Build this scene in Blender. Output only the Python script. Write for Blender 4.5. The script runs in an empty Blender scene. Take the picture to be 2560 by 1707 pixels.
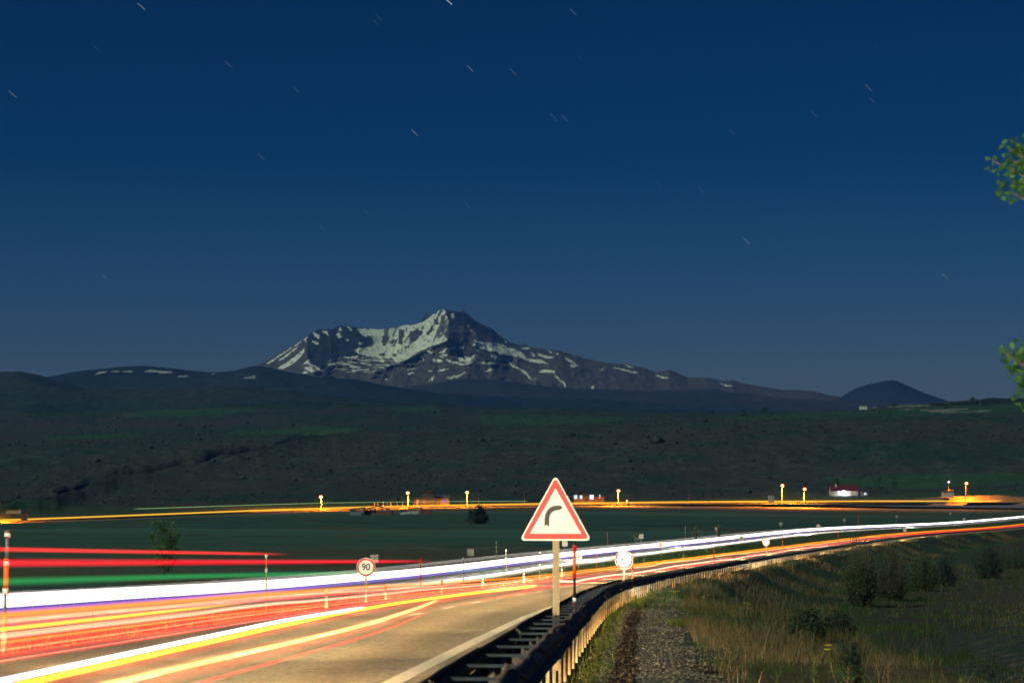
import bpy, bmesh, math, random
import numpy as np
from mathutils import Vector, Matrix
random.seed(7); rng = np.random.default_rng(7)
SC = bpy.context.scene
COL = SC.collection
R = math.radians

# ------------------------------------------------------------------ camera
EYE = 1.53                      # eye height above the road beside the rail
F = 80.0 / 36.0 * 2560          # focal length in photo pixels
HOR = 1230.0                    # row of the true horizon in the photo
cam_d = bpy.data.cameras.new('camera'); cam = bpy.data.objects.new('camera', cam_d); COL.objects.link(cam)
cam.location = (0, 0, EYE); cam.rotation_euler = (R(90), 0, 0)
cam_d.lens = 80; cam_d.sensor_width = 36
cam_d.shift_y = (HOR - 853.5) / 2560
cam_d.clip_start = 0.3; cam_d.clip_end = 80000
cam_d.dof.use_dof = True; cam_d.dof.focus_distance = 160; cam_d.dof.aperture_fstop = 5.0
SC.camera = cam

# ------------------------------------------------------------------ sky
MOON_AZ, MOON_EL = R(-128), R(37)        # moon stands behind the camera, to its left
w = bpy.data.worlds.new('World'); SC.world = w; w.use_nodes = True
nt = w.node_tree; nt.nodes.clear()
out = nt.nodes.new('ShaderNodeOutputWorld'); bg = nt.nodes.new('ShaderNodeBackground')
sky = nt.nodes.new('ShaderNodeTexSky'); sky.sky_type = 'NISHITA'; sky.sun_disc = False
sky.sun_elevation = MOON_EL; sky.sun_rotation = MOON_AZ
sky.air_density = 1.0; sky.dust_density = 0.3; sky.ozone_density = 3.0
geo = nt.nodes.new('ShaderNodeNewGeometry'); sep = nt.nodes.new('ShaderNodeSeparateXYZ')
neg = nt.nodes.new('ShaderNodeMath'); neg.operation = 'MULTIPLY'; neg.inputs[1].default_value = -1
ramp = nt.nodes.new('ShaderNodeValToRGB'); mul = nt.nodes.new('ShaderNodeMix'); mul.data_type = 'RGBA'; mul.blend_type = 'MULTIPLY'
mul.inputs[0].default_value = 1
tc = nt.nodes.new('ShaderNodeTexCoord')
nt.links.new(tc.outputs['Generated'], sep.inputs[0]); nt.links.new(sep.outputs['Z'], ramp.inputs[0])
# night tint of the moonlit sky: paler towards the horizon, deep blue above
SKY_TINT = [(0.0, (0.078, 0.088, 0.118)), (0.05, (0.074, 0.098, 0.142)), (0.093, (0.030, 0.078, 0.145)),
            (0.144, (0.0006, 0.049, 0.115)), (0.212, (0.0004, 0.040, 0.100)), (0.6, (0.0010, 0.05, 0.10)), (1.0, (0.0010, 0.05, 0.10))]
el = ramp.color_ramp.elements
el[0].position = 0.0; el[1].position = 1.0
for p, c in SKY_TINT[1:-1]:
    el.new(p)
for e, (p, c) in zip(sorted(el, key=lambda q: q.position), SKY_TINT):
    e.color = (*c, 1)
nt.links.new(sky.outputs[0], mul.inputs[6]); nt.links.new(ramp.outputs[0], mul.inputs[7])
nt.links.new(mul.outputs[2], bg.inputs[0]); nt.links.new(bg.outputs[0], out.inputs[0])
bg.inputs[1].default_value = 0.15

# ------------------------------------------------------------------ moonlight
sd = bpy.data.lights.new('moonlight', 'SUN'); sun = bpy.data.objects.new('moonlight', sd); COL.objects.link(sun)
sd.energy = 2.0; sd.angle = R(0.5); sd.color = (0.86, 1.0, 0.74)
sx, sy, sz = math.sin(MOON_AZ) * math.cos(MOON_EL), math.cos(MOON_AZ) * math.cos(MOON_EL), math.sin(MOON_EL)
sun.rotation_euler = Vector((sx, sy, sz)).to_track_quat('Z', 'Y').to_euler()

SC.view_settings.view_transform = 'Standard'; SC.view_settings.look = 'None'
SC.view_settings.exposure = 0.0; SC.view_settings.gamma = 1.0; SC.view_settings.use_curve_mapping = False
SC.render.engine = 'CYCLES'
cy = SC.cycles
cy.use_denoising = True
cy.max_bounces = 6; cy.diffuse_bounces = 2; cy.glossy_bounces = 2; cy.transparent_max_bounces = 96; cy.volume_bounces = 0
cy.sample_clamp_indirect = 3.0
cy.use_light_tree = True
cy.filter_width = 1.6

# ------------------------------------------------------------------ helpers
def link(o, parent=None, **props):
    COL.objects.link(o)
    if parent is not None: o.parent = parent
    for k, v in props.items(): o[k] = v
    return o

def mesh_obj(name, V, Fc, mat=None, parent=None, smooth=False, attrs=None, **props):
    me = bpy.data.meshes.new(name)
    V = np.asarray(V, dtype=np.float32)
    me.from_pydata(V.tolist() if len(V) < 200 else [tuple(v) for v in V.tolist()], [], [tuple(f) for f in (Fc.tolist() if isinstance(Fc, np.ndarray) else Fc)])
    if mat is not None: me.materials.append(mat)
    if smooth: me.polygons.foreach_set('use_smooth', [True] * len(me.polygons))
    for k, a in (attrs or {}).items():
        a = np.asarray(a, dtype=np.float32)
        if a.ndim == 1:
            at = me.attributes.new(k, 'FLOAT', 'POINT'); at.data.foreach_set('value', a)
        else:
            at = me.attributes.new(k, 'FLOAT_COLOR', 'POINT')
            at.data.foreach_set('color', np.concatenate([a, np.ones((len(a), 1), np.float32)], 1).ravel())
    me.update()
    return link(bpy.data.objects.new(name, me), parent, **props)

def quad_mesh(name, V, Q, mat=None, parent=None, smooth=False, attrs=None, **props):
    """fast path for large quad or triangle arrays"""
    me = bpy.data.meshes.new(name)
    V = np.asarray(V, dtype=np.float32); Q = np.asarray(Q, dtype=np.int32); n, k = Q.shape
    me.vertices.add(len(V)); me.vertices.foreach_set('co', V.ravel())
    me.loops.add(n * k); me.loops.foreach_set('vertex_index', Q.ravel())
    me.polygons.add(n); me.polygons.foreach_set('loop_start', np.arange(n, dtype=np.int32) * k)
    me.polygons.foreach_set('loop_total', np.full(n, k, dtype=np.int32))
    if smooth: me.polygons.foreach_set('use_smooth', np.ones(n, dtype=bool))
    if mat is not None: me.materials.append(mat)
    for kk, a in (attrs or {}).items():
        a = np.asarray(a, dtype=np.float32)
        if a.ndim == 1:
            at = me.attributes.new(kk, 'FLOAT', 'POINT'); at.data.foreach_set('value', a)
        else:
            at = me.attributes.new(kk, 'FLOAT_COLOR', 'POINT')
            at.data.foreach_set('color', np.concatenate([a, np.ones((len(a), 1), np.float32)], 1).ravel())
    me.update(); me.validate()
    return link(bpy.data.objects.new(name, me), parent, **props)

def grid_quads(nr, nc):
    i = np.arange(nr - 1)[:, None] * nc + np.arange(nc - 1)[None, :]
    i = i.ravel()
    return np.stack([i, i + 1, i + nc + 1, i + nc], 1)

def root(name, loc, label, cat, group=None, rz=0):
    o = bpy.data.objects.new(name, None); o.location = loc; o.rotation_euler = (0, 0, rz)
    o.empty_display_size = 0.2
    link(o, None, label=label, category=cat)
    if group: o['group'] = group
    return o

class MB:
    def __init__(s): s.V = []; s.F = []
    def add(s, V, Fc):
        b = len(s.V); s.V += [tuple(v) for v in V]; s.F += [tuple(i + b for i in f) for f in Fc]; return s
    def box(s, x0, x1, y0, y1, z0, z1):
        V = [(x, y, z) for z in (z0, z1) for x, y in ((x0, y0), (x1, y0), (x1, y1), (x0, y1))]
        return s.add(V, [(3, 2, 1, 0), (4, 5, 6, 7), (0, 1, 5, 4), (1, 2, 6, 5), (2, 3, 7, 6), (3, 0, 4, 7)])
    def cyl(s, p0, p1, r0, r1=None, n=10, cap=True):
        r1 = r0 if r1 is None else r1
        p0 = Vector(p0); p1 = Vector(p1); d = (p1 - p0).normalized()
        a = d.orthogonal().normalized(); b = d.cross(a)
        V = [p0 + (a * math.cos(t) + b * math.sin(t)) * r0 for t in [2 * math.pi * k / n for k in range(n)]]
        V += [p1 + (a * math.cos(t) + b * math.sin(t)) * r1 for t in [2 * math.pi * k / n for k in range(n)]]
        Fc = [(k, (k + 1) % n, n + (k + 1) % n, n + k) for k in range(n)]
        if cap: Fc += [tuple(range(n - 1, -1, -1)), tuple(range(n, 2 * n))]
        return s.add(V, Fc)
    def prism(s, pts, y0, y1):
        """polygon in x,z pushed through y0..y1"""
        n = len(pts)
        V = [(x, y0, z) for x, z in pts] + [(x, y1, z) for x, z in pts]
        Fc = [tuple(range(n)), tuple(range(2 * n - 1, n - 1, -1))]
        Fc += [(k, n + k, n + (k + 1) % n, (k + 1) % n) for k in range(n)]
        return s.add(V, Fc)
    def blob(s, c, r, n=7, m=5, j=0.25, rnd=random):
        c = Vector(c); V = [c + Vector((0, 0, r[2]))]
        for i in range(1, m):
            th = math.pi * i / m
            for k in range(n):
                ph = 2 * math.pi * (k + .5 * (i % 2)) / n; q = 1 + j * (rnd.random() - .5) * 2
                V.append(c + Vector((r[0] * math.sin(th) * math.cos(ph) * q, r[1] * math.sin(th) * math.sin(ph) * q, r[2] * math.cos(th) * q)))
        V.append(c - Vector((0, 0, r[2])))
        Fc = [(0, 1 + k, 1 + (k + 1) % n) for k in range(n)]
        for i in range(m - 2):
            a = 1 + i * n
            Fc += [(a + k, a + n + k, a + n + (k + 1) % n, a + (k + 1) % n) for k in range(n)]
        a = 1 + (m - 2) * n
        Fc += [(a + k, len(V) - 1, a + (k + 1) % n) for k in range(n)]
        return s.add(V, Fc)
    def obj(s, name, mat, parent=None, smooth=False, **props):
        return mesh_obj(name, s.V, s.F, mat, parent, smooth, **props)

def bevel(o, wd=0.01, seg=2):
    m = o.modifiers.new('bevel', 'BEVEL'); m.width = wd; m.segments = seg; m.limit_method = 'ANGLE'
    return o

# numpy value noise
def _h(ix, iy, s):
    n = (ix.astype(np.int64) * 374761393 + iy.astype(np.int64) * 668265263 + s * 1274126177) & 0xffffffff
    n = ((n ^ (n >> 13)) * 1274126177) & 0xffffffff
    n = (n ^ (n >> 16)) & 0xffffff
    return n / float(0xffffff) * 2 - 1
def vnoise(x, y, s=0):
    ix = np.floor(x); iy = np.floor(y); fx = x - ix; fy = y - iy
    fx = fx * fx * fx * (fx * (fx * 6 - 15) + 10); fy = fy * fy * fy * (fy * (fy * 6 - 15) + 10)
    a = _h(ix, iy, s); b = _h(ix + 1, iy, s); c = _h(ix, iy + 1, s); d = _h(ix + 1, iy + 1, s)
    return (a * (1 - fx) + b * fx) * (1 - fy) + (c * (1 - fx) + d * fx) * fy
def fbm(x, y, o=5, s=0, g=.5):
    r = 0; a = 1; t = 0
    for k in range(o):
        r = r + a * vnoise(x + 17.3 * k, y - 9.1 * k, s + k); t += a; a *= g; x = x * 2.03; y = y * 2.03
    return r / t
def ridged(x, y, o=5, s=0, g=.55):
    r = 0; a = 1; t = 0
    for k in range(o):
        n = 1 - np.abs(vnoise(x + 11.7 * k, y + 3.9 * k, s + k)) * 1.6
        r = r + a * n; t += a; a *= g; x = x * 2.07; y = y * 2.07
    return r / t
def inpoly(x, y, P):
    r = np.zeros(x.shape, bool); n = len(P)
    for i in range(n):
        x0, y0 = P[i]; x1, y1 = P[(i + 1) % n]
        if y0 == y1: continue
        c = ((y0 > y) != (y1 > y)) & (x < (x1 - x0) * (y - y0) / (y1 - y0) + x0)
        r ^= c
    return r
def sstep(a, b, x):
    t = np.clip((x - a) / (b - a), 0, 1); return t * t * (3 - 2 * t)

def hermite(xs, ys):
    xs = np.array(xs, float); ys = np.array(ys, float)
    m = np.gradient(ys, xs)
    def f(x):
        x = np.asarray(x, float); k = np.clip(np.searchsorted(xs, x) - 1, 0, len(xs) - 2)
        h = xs[k + 1] - xs[k]; t = (x - xs[k]) / h; tc_ = np.clip(t, 0, 1)
        v = ((2 * tc_**3 - 3 * tc_**2 + 1) * ys[k] + (tc_**3 - 2 * tc_**2 + tc_) * h * m[k] + (-2 * tc_**3 + 3 * tc_**2) * ys[k + 1] + (tc_**3 - tc_**2) * h * m[k + 1])
        return v + np.where(t > 1, (t - 1) * h * m[k + 1], 0) + np.where(t < 0, t * h * m[k], 0)
    return f
XR = hermite([-80, -20, 0, 14.5, 28, 46.8, 63.5, 90.7, 110, 205, 330, 427, 700, 1000, 1300],
             [-4.4, -2.25, -1.33, -.58, .13, 1.16, 2.16, 4.35, 6.3, 21.8, 49.2, 73.7, 157, 258, 365])
DR = hermite([-80, 0, 45, 90, 110, 150, 205, 330, 427, 700, 1000, 1300],
             [-.87, 1.53, 2.88, 4.23, 4.82, 5.72, 6.65, 8.2, 9.0, 11.3, 11.7, 11.8])
DF = hermite([-80, 90, 150, 228, 330, 415, 700, 1000, 1300], [-.6, -.6, -.55, 0, .5, .9, 1.2, 1.3, 1.3])
def frame(y, o):
    """point at station y and offset o to the left of the near rail"""
    y = np.asarray(y, float); e = 0.5
    d = (XR(y + e) - XR(y - e)) / (2 * e); n = np.sqrt(1 + d * d)
    return XR(y) - o / n, y + o * d / n
def heading(y):
    d = float((XR(y + 1) - XR(y - 1)) / 2); return -math.atan(d)
def pitch(y):
    return -math.atan(float((DR(y + 1) - DR(y - 1)) / 2))
def foot(X, Y):
    yf = Y.copy()
    for _ in range(6):
        d = (XR(yf + 1) - XR(yf - 1)) / 2
        yf = yf * .4 + .6 * np.clip(Y + (X - XR(yf)) * d, -80, 1700)
    d = (XR(yf + 1) - XR(yf - 1)) / 2
    return yf, (XR(yf) - X) * np.sqrt(1 + d * d)
def P2W(px, py, y): return ((px - 1280) / F * y, y, EYE - (py - HOR) / F * y)
def y_at(px, o):
    ys = np.linspace(12, 1300, 6000); X, Y = frame(ys, o); q = X / Y * F + 1280
    k = int(np.argmin(np.abs(q - px))); return float(ys[k])
V2 = 2560 / 2352.0

# far highway across the valley
HYX = hermite([-500, -277, -247.5, -112.7, 66.4, 337.5, 480, 900], [880, 1040, 1100, 1350, 1400, 1500, 1535, 1600])
HDX = hermite([-500, -277, -247.5, -112.7, 66.4, 337.5, 480, 900], [18, 15.6, 14.9, 10.9, 7.75, 7.1, 7.0, 6.8])
def level(X, Y):
    near = np.interp(Y, [-80, 60, 130, 200, 400, 700, 900], [2.6, 4.9, 6.0, 7.5, 9.2, 10.3, 10.8])
    hy = HYX(np.clip(X, -500, 900)); t = np.clip((Y - 500) / np.maximum(hy - 540, 50), 0, 1); t = t * t * (3 - 2 * t)
    return near * (1 - t) + HDX(np.clip(X, -500, 900)) * t
def ground_z(X, Y, yf=None, o=None, fine=True):
    if yf is None: yf, o = foot(X, Y)
    D = DR(yf); df = DF(yf)
    wr = np.interp(yf, [0, 60, 110, 150], [6.2, 6.0, 3.0, 1.6])
    deep = np.interp(yf, [0, 60, 120, 250, 700], [-3.6, -3.2, -2.6, -2.3, -2.0])
    slp = np.interp(yf, [0, 100, 160, 260], [.72, .70, .5, .42])
    r = -o
    right = np.where(r < 1.0, -.08, -.08 - .06 * (r - 1))
    edge = -.08 - .06 * np.maximum(wr - 1, 0)
    right = np.where(r > wr, edge + np.minimum(0, -(r - wr) * slp * sstep(0, 1.5, r - wr)), right)
    k = .55
    right = np.maximum(right, deep) + .12 * np.exp(-((right - deep) / k) ** 2)
    left = np.where(o < 8.55, -.12, np.interp(o, [8.55, 9.0, 10.5, 14.5, 16.3], [-.12, -.02, -.22, -.22, 0]))
    tl = sstep(9, 16, o)
    left = left + np.where(o > 8.55, df * tl, 0)
    left = np.where(o > 16.3, df + np.interp(o, [16.3, 16.5, 25.0, 25.3, 27.2, 30.5, 40], [-.02, -.12, -.12, -.03, -.06, -.9, -1.2]), left)
    rel = np.where(o < 0, right, left)
    z = -D + rel
    lv = -level(X, Y)
    bw = 12 + np.maximum(Y, 0) * .28
    tb = sstep(27.5, 27.5 + bw, o)
    z = np.where(o > 27.5, z * (1 - tb) + lv * tb, z)
    tr = sstep(60, 260, r) * sstep(300, 900, Y)
    z = np.where(o < 0, z * (1 - tr) + lv * tr, z)
    if fine:
        off = np.where(o < 0, sstep(.8, 3, r), np.where(o > 27.5, sstep(27.5, 34, o), np.where((o > 8.8) & (o < 16.2), .35, 0)))
        n = fbm(X * .35, Y * .35, 4, 3) * np.where(o < -3, .07, .16) + fbm(X * .13, Y * .13, 4, 4) * .35 * (o < 0) * sstep(3, 7, r) + fbm(X * .06, Y * .06, 4, 9) * .55 * sstep(6, 14, np.abs(o)) * np.interp(Y, [0, 400, 1000, 1300], [1, 1, .6, .15])
        z = z + n * off
    return EYE + z

# ------------------------------------------------------------------ materials
def newmat(name):
    m = bpy.data.materials.new(name); m.use_nodes = True; n = m.node_tree; n.nodes.clear()
    o = n.nodes.new('ShaderNodeOutputMaterial'); b = n.nodes.new('ShaderNodeBsdfPrincipled')
    n.links.new(b.outputs[0], o.inputs[0]); return m, n, b, o
def N(nt_, t, **kw):
    n = nt_.nodes.new(t)
    for k, v in kw.items(): setattr(n, k, v)
    return n
def noisy(name, cols, scale=5.0, rough=.8, bump=.3, metal=0, dist=.02, stretch=(1, 1, 1), detail=6, obj_rand=0, spec=.3):
    """colour from layered noise between the given colours, with matching bump"""
    m, n, b, o = newmat(name)
    tc_ = N(n, 'ShaderNodeTexCoord'); mp = N(n, 'ShaderNodeMapping'); mp.inputs['Scale'].default_value = stretch
    n.links.new(tc_.outputs['Object'], mp.inputs[0])
    t = N(n, 'ShaderNodeTexNoise'); t.inputs['Scale'].default_value = scale; t.inputs['Detail'].default_value = detail; t.inputs['Roughness'].default_value = .65
    n.links.new(mp.outputs[0], t.inputs['Vector'])
    r = N(n, 'ShaderNodeValToRGB'); e = r.color_ramp.elements
    e[0].position = .3; e[1].position = .7
    if len(cols) > 2:
        for i in range(1, len(cols) - 1): e.new(.3 + .4 * i / (len(cols) - 1))
    for q, c in zip(sorted(e, key=lambda z: z.position), cols): q.color = (*c, 1)
    n.links.new(t.outputs[0], r.inputs[0])
    src = r.outputs[0]
    if obj_rand:
        oi = N(n, 'ShaderNodeObjectInfo'); hs = N(n, 'ShaderNodeHueSaturation'); mr = N(n, 'ShaderNodeMapRange')
        mr.inputs[3].default_value = 1 - obj_rand; mr.inputs[4].default_value = 1 + obj_rand
        n.links.new(oi.outputs['Random'], mr.inputs[0]); n.links.new(mr.outputs[0], hs.inputs['Value'])
        n.links.new(src, hs.inputs['Color']); src = hs.outputs[0]
    n.links.new(src, b.inputs['Base Color'])
    b.inputs['Roughness'].default_value = rough; b.inputs['Metallic'].default_value = metal
    b.inputs['Specular IOR Level'].default_value = spec
    if bump:
        bp = N(n, 'ShaderNodeBump'); bp.inputs['Strength'].default_value = bump; bp.inputs['Distance'].default_value = dist
        n.links.new(t.outputs[0], bp.inputs['Height']); n.links.new(bp.outputs[0], b.inputs['Normal'])
    return m
def attrmat(name, attr='tone', scale=1.0, amt=.35, rough=.95, bump=.5, dist=.5, stretch=(1, 1, 1), speck=None):
    """base colour from a vertex colour of what grows there, broken by noise"""
    m, n, b, o = newmat(name)
    a = N(n, 'ShaderNodeAttribute', attribute_name=attr)
    tc_ = N(n, 'ShaderNodeTexCoord'); mp = N(n, 'ShaderNodeMapping'); mp.inputs['Scale'].default_value = stretch
    n.links.new(tc_.outputs['Object'], mp.inputs[0])
    t = N(n, 'ShaderNodeTexNoise'); t.inputs['Scale'].default_value = scale; t.inputs['Detail'].default_value = 8; t.inputs['Roughness'].default_value = .7
    n.links.new(mp.outputs[0], t.inputs['Vector'])
    mr = N(n, 'ShaderNodeMapRange'); mr.inputs[1].default_value = .3; mr.inputs[2].default_value = .7
    mr.inputs[3].default_value = 1 - amt; mr.inputs[4].default_value = 1 + amt
    n.links.new(t.outputs[0], mr.inputs[0])
    vm = N(n, 'ShaderNodeVectorMath', operation='SCALE'); n.links.new(a.outputs['Color'], vm.inputs[0]); n.links.new(mr.outputs[0], vm.inputs['Scale'])
    n.links.new(vm.outputs[0], b.inputs['Base Color']); b.inputs['Roughness'].default_value = rough
    b.inputs['Specular IOR Level'].default_value = .1
    bp = N(n, 'ShaderNodeBump'); bp.inputs['Strength'].default_value = bump; bp.inputs['Distance'].default_value = dist
    n.links.new(t.outputs[0], bp.inputs['Height']); n.links.new(bp.outputs[0], b.inputs['Normal'])
    return m
def emit(name, col, s):
    m, n, b, o = newmat(name); n.nodes.remove(b)
    e = N(n, 'ShaderNodeEmission'); e.inputs[0].default_value = (*col, 1); e.inputs[1].default_value = s
    n.links.new(e.outputs[0], o.inputs[0]); return m
def glowmat(name, col, s):
    """light seen through light: the emission adds to what lies behind"""
    m, n, b, o = newmat(name); n.nodes.remove(b)
    e = N(n, 'ShaderNodeEmission'); e.inputs[0].default_value = (*col, 1)
    at = N(n, 'ShaderNodeAttribute', attribute_name='gain')
    mm = N(n, 'ShaderNodeMath', operation='MULTIPLY'); mm.inputs[1].default_value = s
    n.links.new(at.outputs['Fac'], mm.inputs[0]); n.links.new(mm.outputs[0], e.inputs[1])
    t = N(n, 'ShaderNodeBsdfTransparent'); a = N(n, 'ShaderNodeAddShader')
    n.links.new(e.outputs[0], a.inputs[0]); n.links.new(t.outputs[0], a.inputs[1]); n.links.new(a.outputs[0], o.inputs[0])
    return m

M = {}
# asphalt with tracks and fine aggregate
def asphalt():
    m, n, b, o = newmat('asphalt')
    tc_ = N(n, 'ShaderNodeTexCoord')
    t = N(n, 'ShaderNodeTexNoise'); t.inputs['Scale'].default_value = 9; t.inputs['Detail'].default_value = 9; t.inputs['Roughness'].default_value = .85
    t2 = N(n, 'ShaderNodeTexNoise'); t2.inputs['Scale'].default_value = .5; t2.inputs['Detail'].default_value = 4
    at = N(n, 'ShaderNodeAttribute', attribute_name='wear')
    n.links.new(tc_.outputs['Object'], t.inputs['Vector']); n.links.new(tc_.outputs['Object'], t2.inputs['Vector'])
    r = N(n, 'ShaderNodeValToRGB'); e = r.color_ramp.elements; e[0].position = .38; e[1].position = .64
    e[0].color = (.05, .045, .038, 1); e[1].color = (.34, .31, .25, 1)
    n.links.new(t.outputs[0], r.inputs[0])
    mr = N(n, 'ShaderNodeMapRange'); mr.inputs[1].default_value = .3; mr.inputs[2].default_value = .7; mr.inputs[3].default_value = .88; mr.inputs[4].default_value = 1.14
    n.links.new(t2.outputs[0], mr.inputs[0])
    mm = N(n, 'ShaderNodeMath', operation='MULTIPLY'); n.links.new(mr.outputs[0], mm.inputs[0]); n.links.new(at.outputs['Fac'], mm.inputs[1])
    vm = N(n, 'ShaderNodeVectorMath', operation='SCALE'); n.links.new(r.outputs[0], vm.inputs[0]); n.links.new(mm.outputs[0], vm.inputs['Scale'])
    n.links.new(vm.outputs[0], b.inputs['Base Color']); b.inputs['Roughness'].default_value = .85; b.inputs['Specular IOR Level'].default_value = .25
    bp = N(n, 'ShaderNodeBump'); bp.inputs['Strength'].default_value = .8; bp.inputs['Distance'].default_value = .02
    n.links.new(t.outputs[0], bp.inputs['Height']); n.links.new(bp.outputs[0], b.inputs['Normal'])
    return m
M['asphalt'] = asphalt()
M['paint'] = noisy('road_paint', [(.35, .33, .28), (.62, .6, .52), (.72, .7, .62)], 14, .7, .2, dist=.004)
M['galv'] = noisy('galvanised_steel', [(.16, .17, .18), (.28, .29, .3)], 6, .55, .1, metal=.55, dist=.002, obj_rand=.12)
M['beam'] = noisy('dusty_steel_beam', [(.010, .010, .012), (.020, .018, .02), (.05, .028, .022)], 3, .6, .15, metal=.3, dist=.003, obj_rand=.3)
M['beam2'] = noisy('rusty_steel_beam', [(.010, .010, .012), (.022, .018, .018), (.05, .028, .022)], 2.2, .65, .15, metal=.2, dist=.003, obj_rand=.3)
M['post'] = noisy('post_steel', [(.30, .24, .14), (.42, .34, .20)], 5, .6, .15, metal=.1, dist=.002, obj_rand=.12)
M['signpost'] = noisy('signpost_steel', [(.25, .19, .10), (.36, .28, .15)], 8, .55, .1, metal=.2, dist=.002)
M['dark'] = noisy('dark_plastic', [(.015, .015, .018), (.03, .03, .03)], 9, .5, .1)
M['white'] = noisy('white_sheeting', [(.70, .68, .58), (.84, .83, .76)], 3.5, .5, .03, dist=.002)
M['red'] = noisy('red_sheeting', [(.48, .004, .002), (.62, .010, .004)], 5, .45, .05, dist=.002)
M['orange'] = noisy('orange_plastic', [(.7, .10, .01), (.85, .16, .015)], 7, .45, .1, dist=.002)
M['black'] = noisy('black_print', [(.010, .010, .012), (.022, .022, .022)], 12, .5, .05)
M['signback'] = noisy('sign_back_aluminium', [(.30, .30, .25), (.42, .42, .36)], 4, .5, .05, metal=.3)
M['wood'] = noisy('weathered_pole_wood', [(.06, .05, .04), (.14, .11, .08)], 8, .85, .4, stretch=(1, 1, .1))
M['concrete'] = noisy('pole_concrete', [(.22, .21, .19), (.34, .33, .30)], 4, .85, .2)
M['pole_dark'] = noisy('weathered_lamp_pole', [(.05, .05, .05), (.09, .085, .08)], 4, .85, .2)
M['wall_pale'] = noisy('pale_render_wall', [(.36, .34, .30), (.50, .48, .43)], 1.2, .9, .2)
M['wall_grey'] = noisy('grey_block_wall', [(.15, .17, .17), (.24, .26, .26)], 1.0, .9, .3)
M['brick'] = noisy('red_brick_wall', [(.16, .055, .035), (.30, .10, .06)], 2.0, .9, .4)
M['roof_red'] = noisy('dark_red_roof_sheet', [(.10, .012, .02), (.17, .025, .035)], 2.5, .7, .3, stretch=(8, 1, 1))
M['roof_grey'] = noisy('grey_roof_sheet', [(.05, .08, .09), (.11, .14, .15)], 2.5, .7, .3, stretch=(8, 1, 1))
M['glass_dark'] = noisy('dark_window_glass', [(.01, .012, .016), (.02, .025, .03)], 1, .15, 0)
M['win_violet'] = emit('lit_window_violet', (.55, .45, 1.0), 3.0)
M['win_cool'] = emit('lit_window_cool', (.65, .9, 1.0), 1.1)
M['win_warm'] = emit('lit_window_warm', (1.0, .75, .2), .5)
M['lamp'] = emit('sodium_lamp_glow', (1.0, .55, .2), 12)
M['lamp_pink'] = emit('pink_lamp_glow', (1.0, .25, .35), 14); M['lamphalo'] = glowmat('orange_lamp_halo', (1, .25, .0), .7)  # the orange one is for added shells that imitate a halo
M['stone'] = noisy('gravel_stone', [(.10, .095, .08), (.24, .22, .19), (.38, .35, .30)], 3.0, .9, .3)

# ------------------------------------------------------------------ ground
def concat(*a): return np.concatenate(a)
ys = concat(np.arange(-40, 20, 1.2), 20 * (1600 / 20) ** np.linspace(0, 1, 520))
os_ = concat(-np.array([400, 330, 270, 220, 180, 150, 125, 105, 90, 78, 68, 60, 53, 47, 42, 38, 34, 31, 28.5, 26, 24, 22, 20.5, 19, 17.5, 16.2, 15, 14, 13, 12.2]),
             np.arange(-11.6, -1.0, .4), [-.95, -.6, -.3, 0, .3], [1.5, 4, 6.5, 8.3, 8.6, 8.9, 9.3, 10, 11, 12, 13, 14, 15, 16, 16.3, 16.6, 18, 21, 23.5, 24.9, 25.2, 25.6, 26.3, 27.2, 28.2, 29.3, 30.5, 32],
             32 * (950 / 32) ** np.linspace(0.02, 1, 120))
YY, OO = np.meshgrid(ys, os_, indexing='ij')
GX, GY = frame(YY, OO)
GZ = ground_z(GX, GY, YY, OO)
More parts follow.
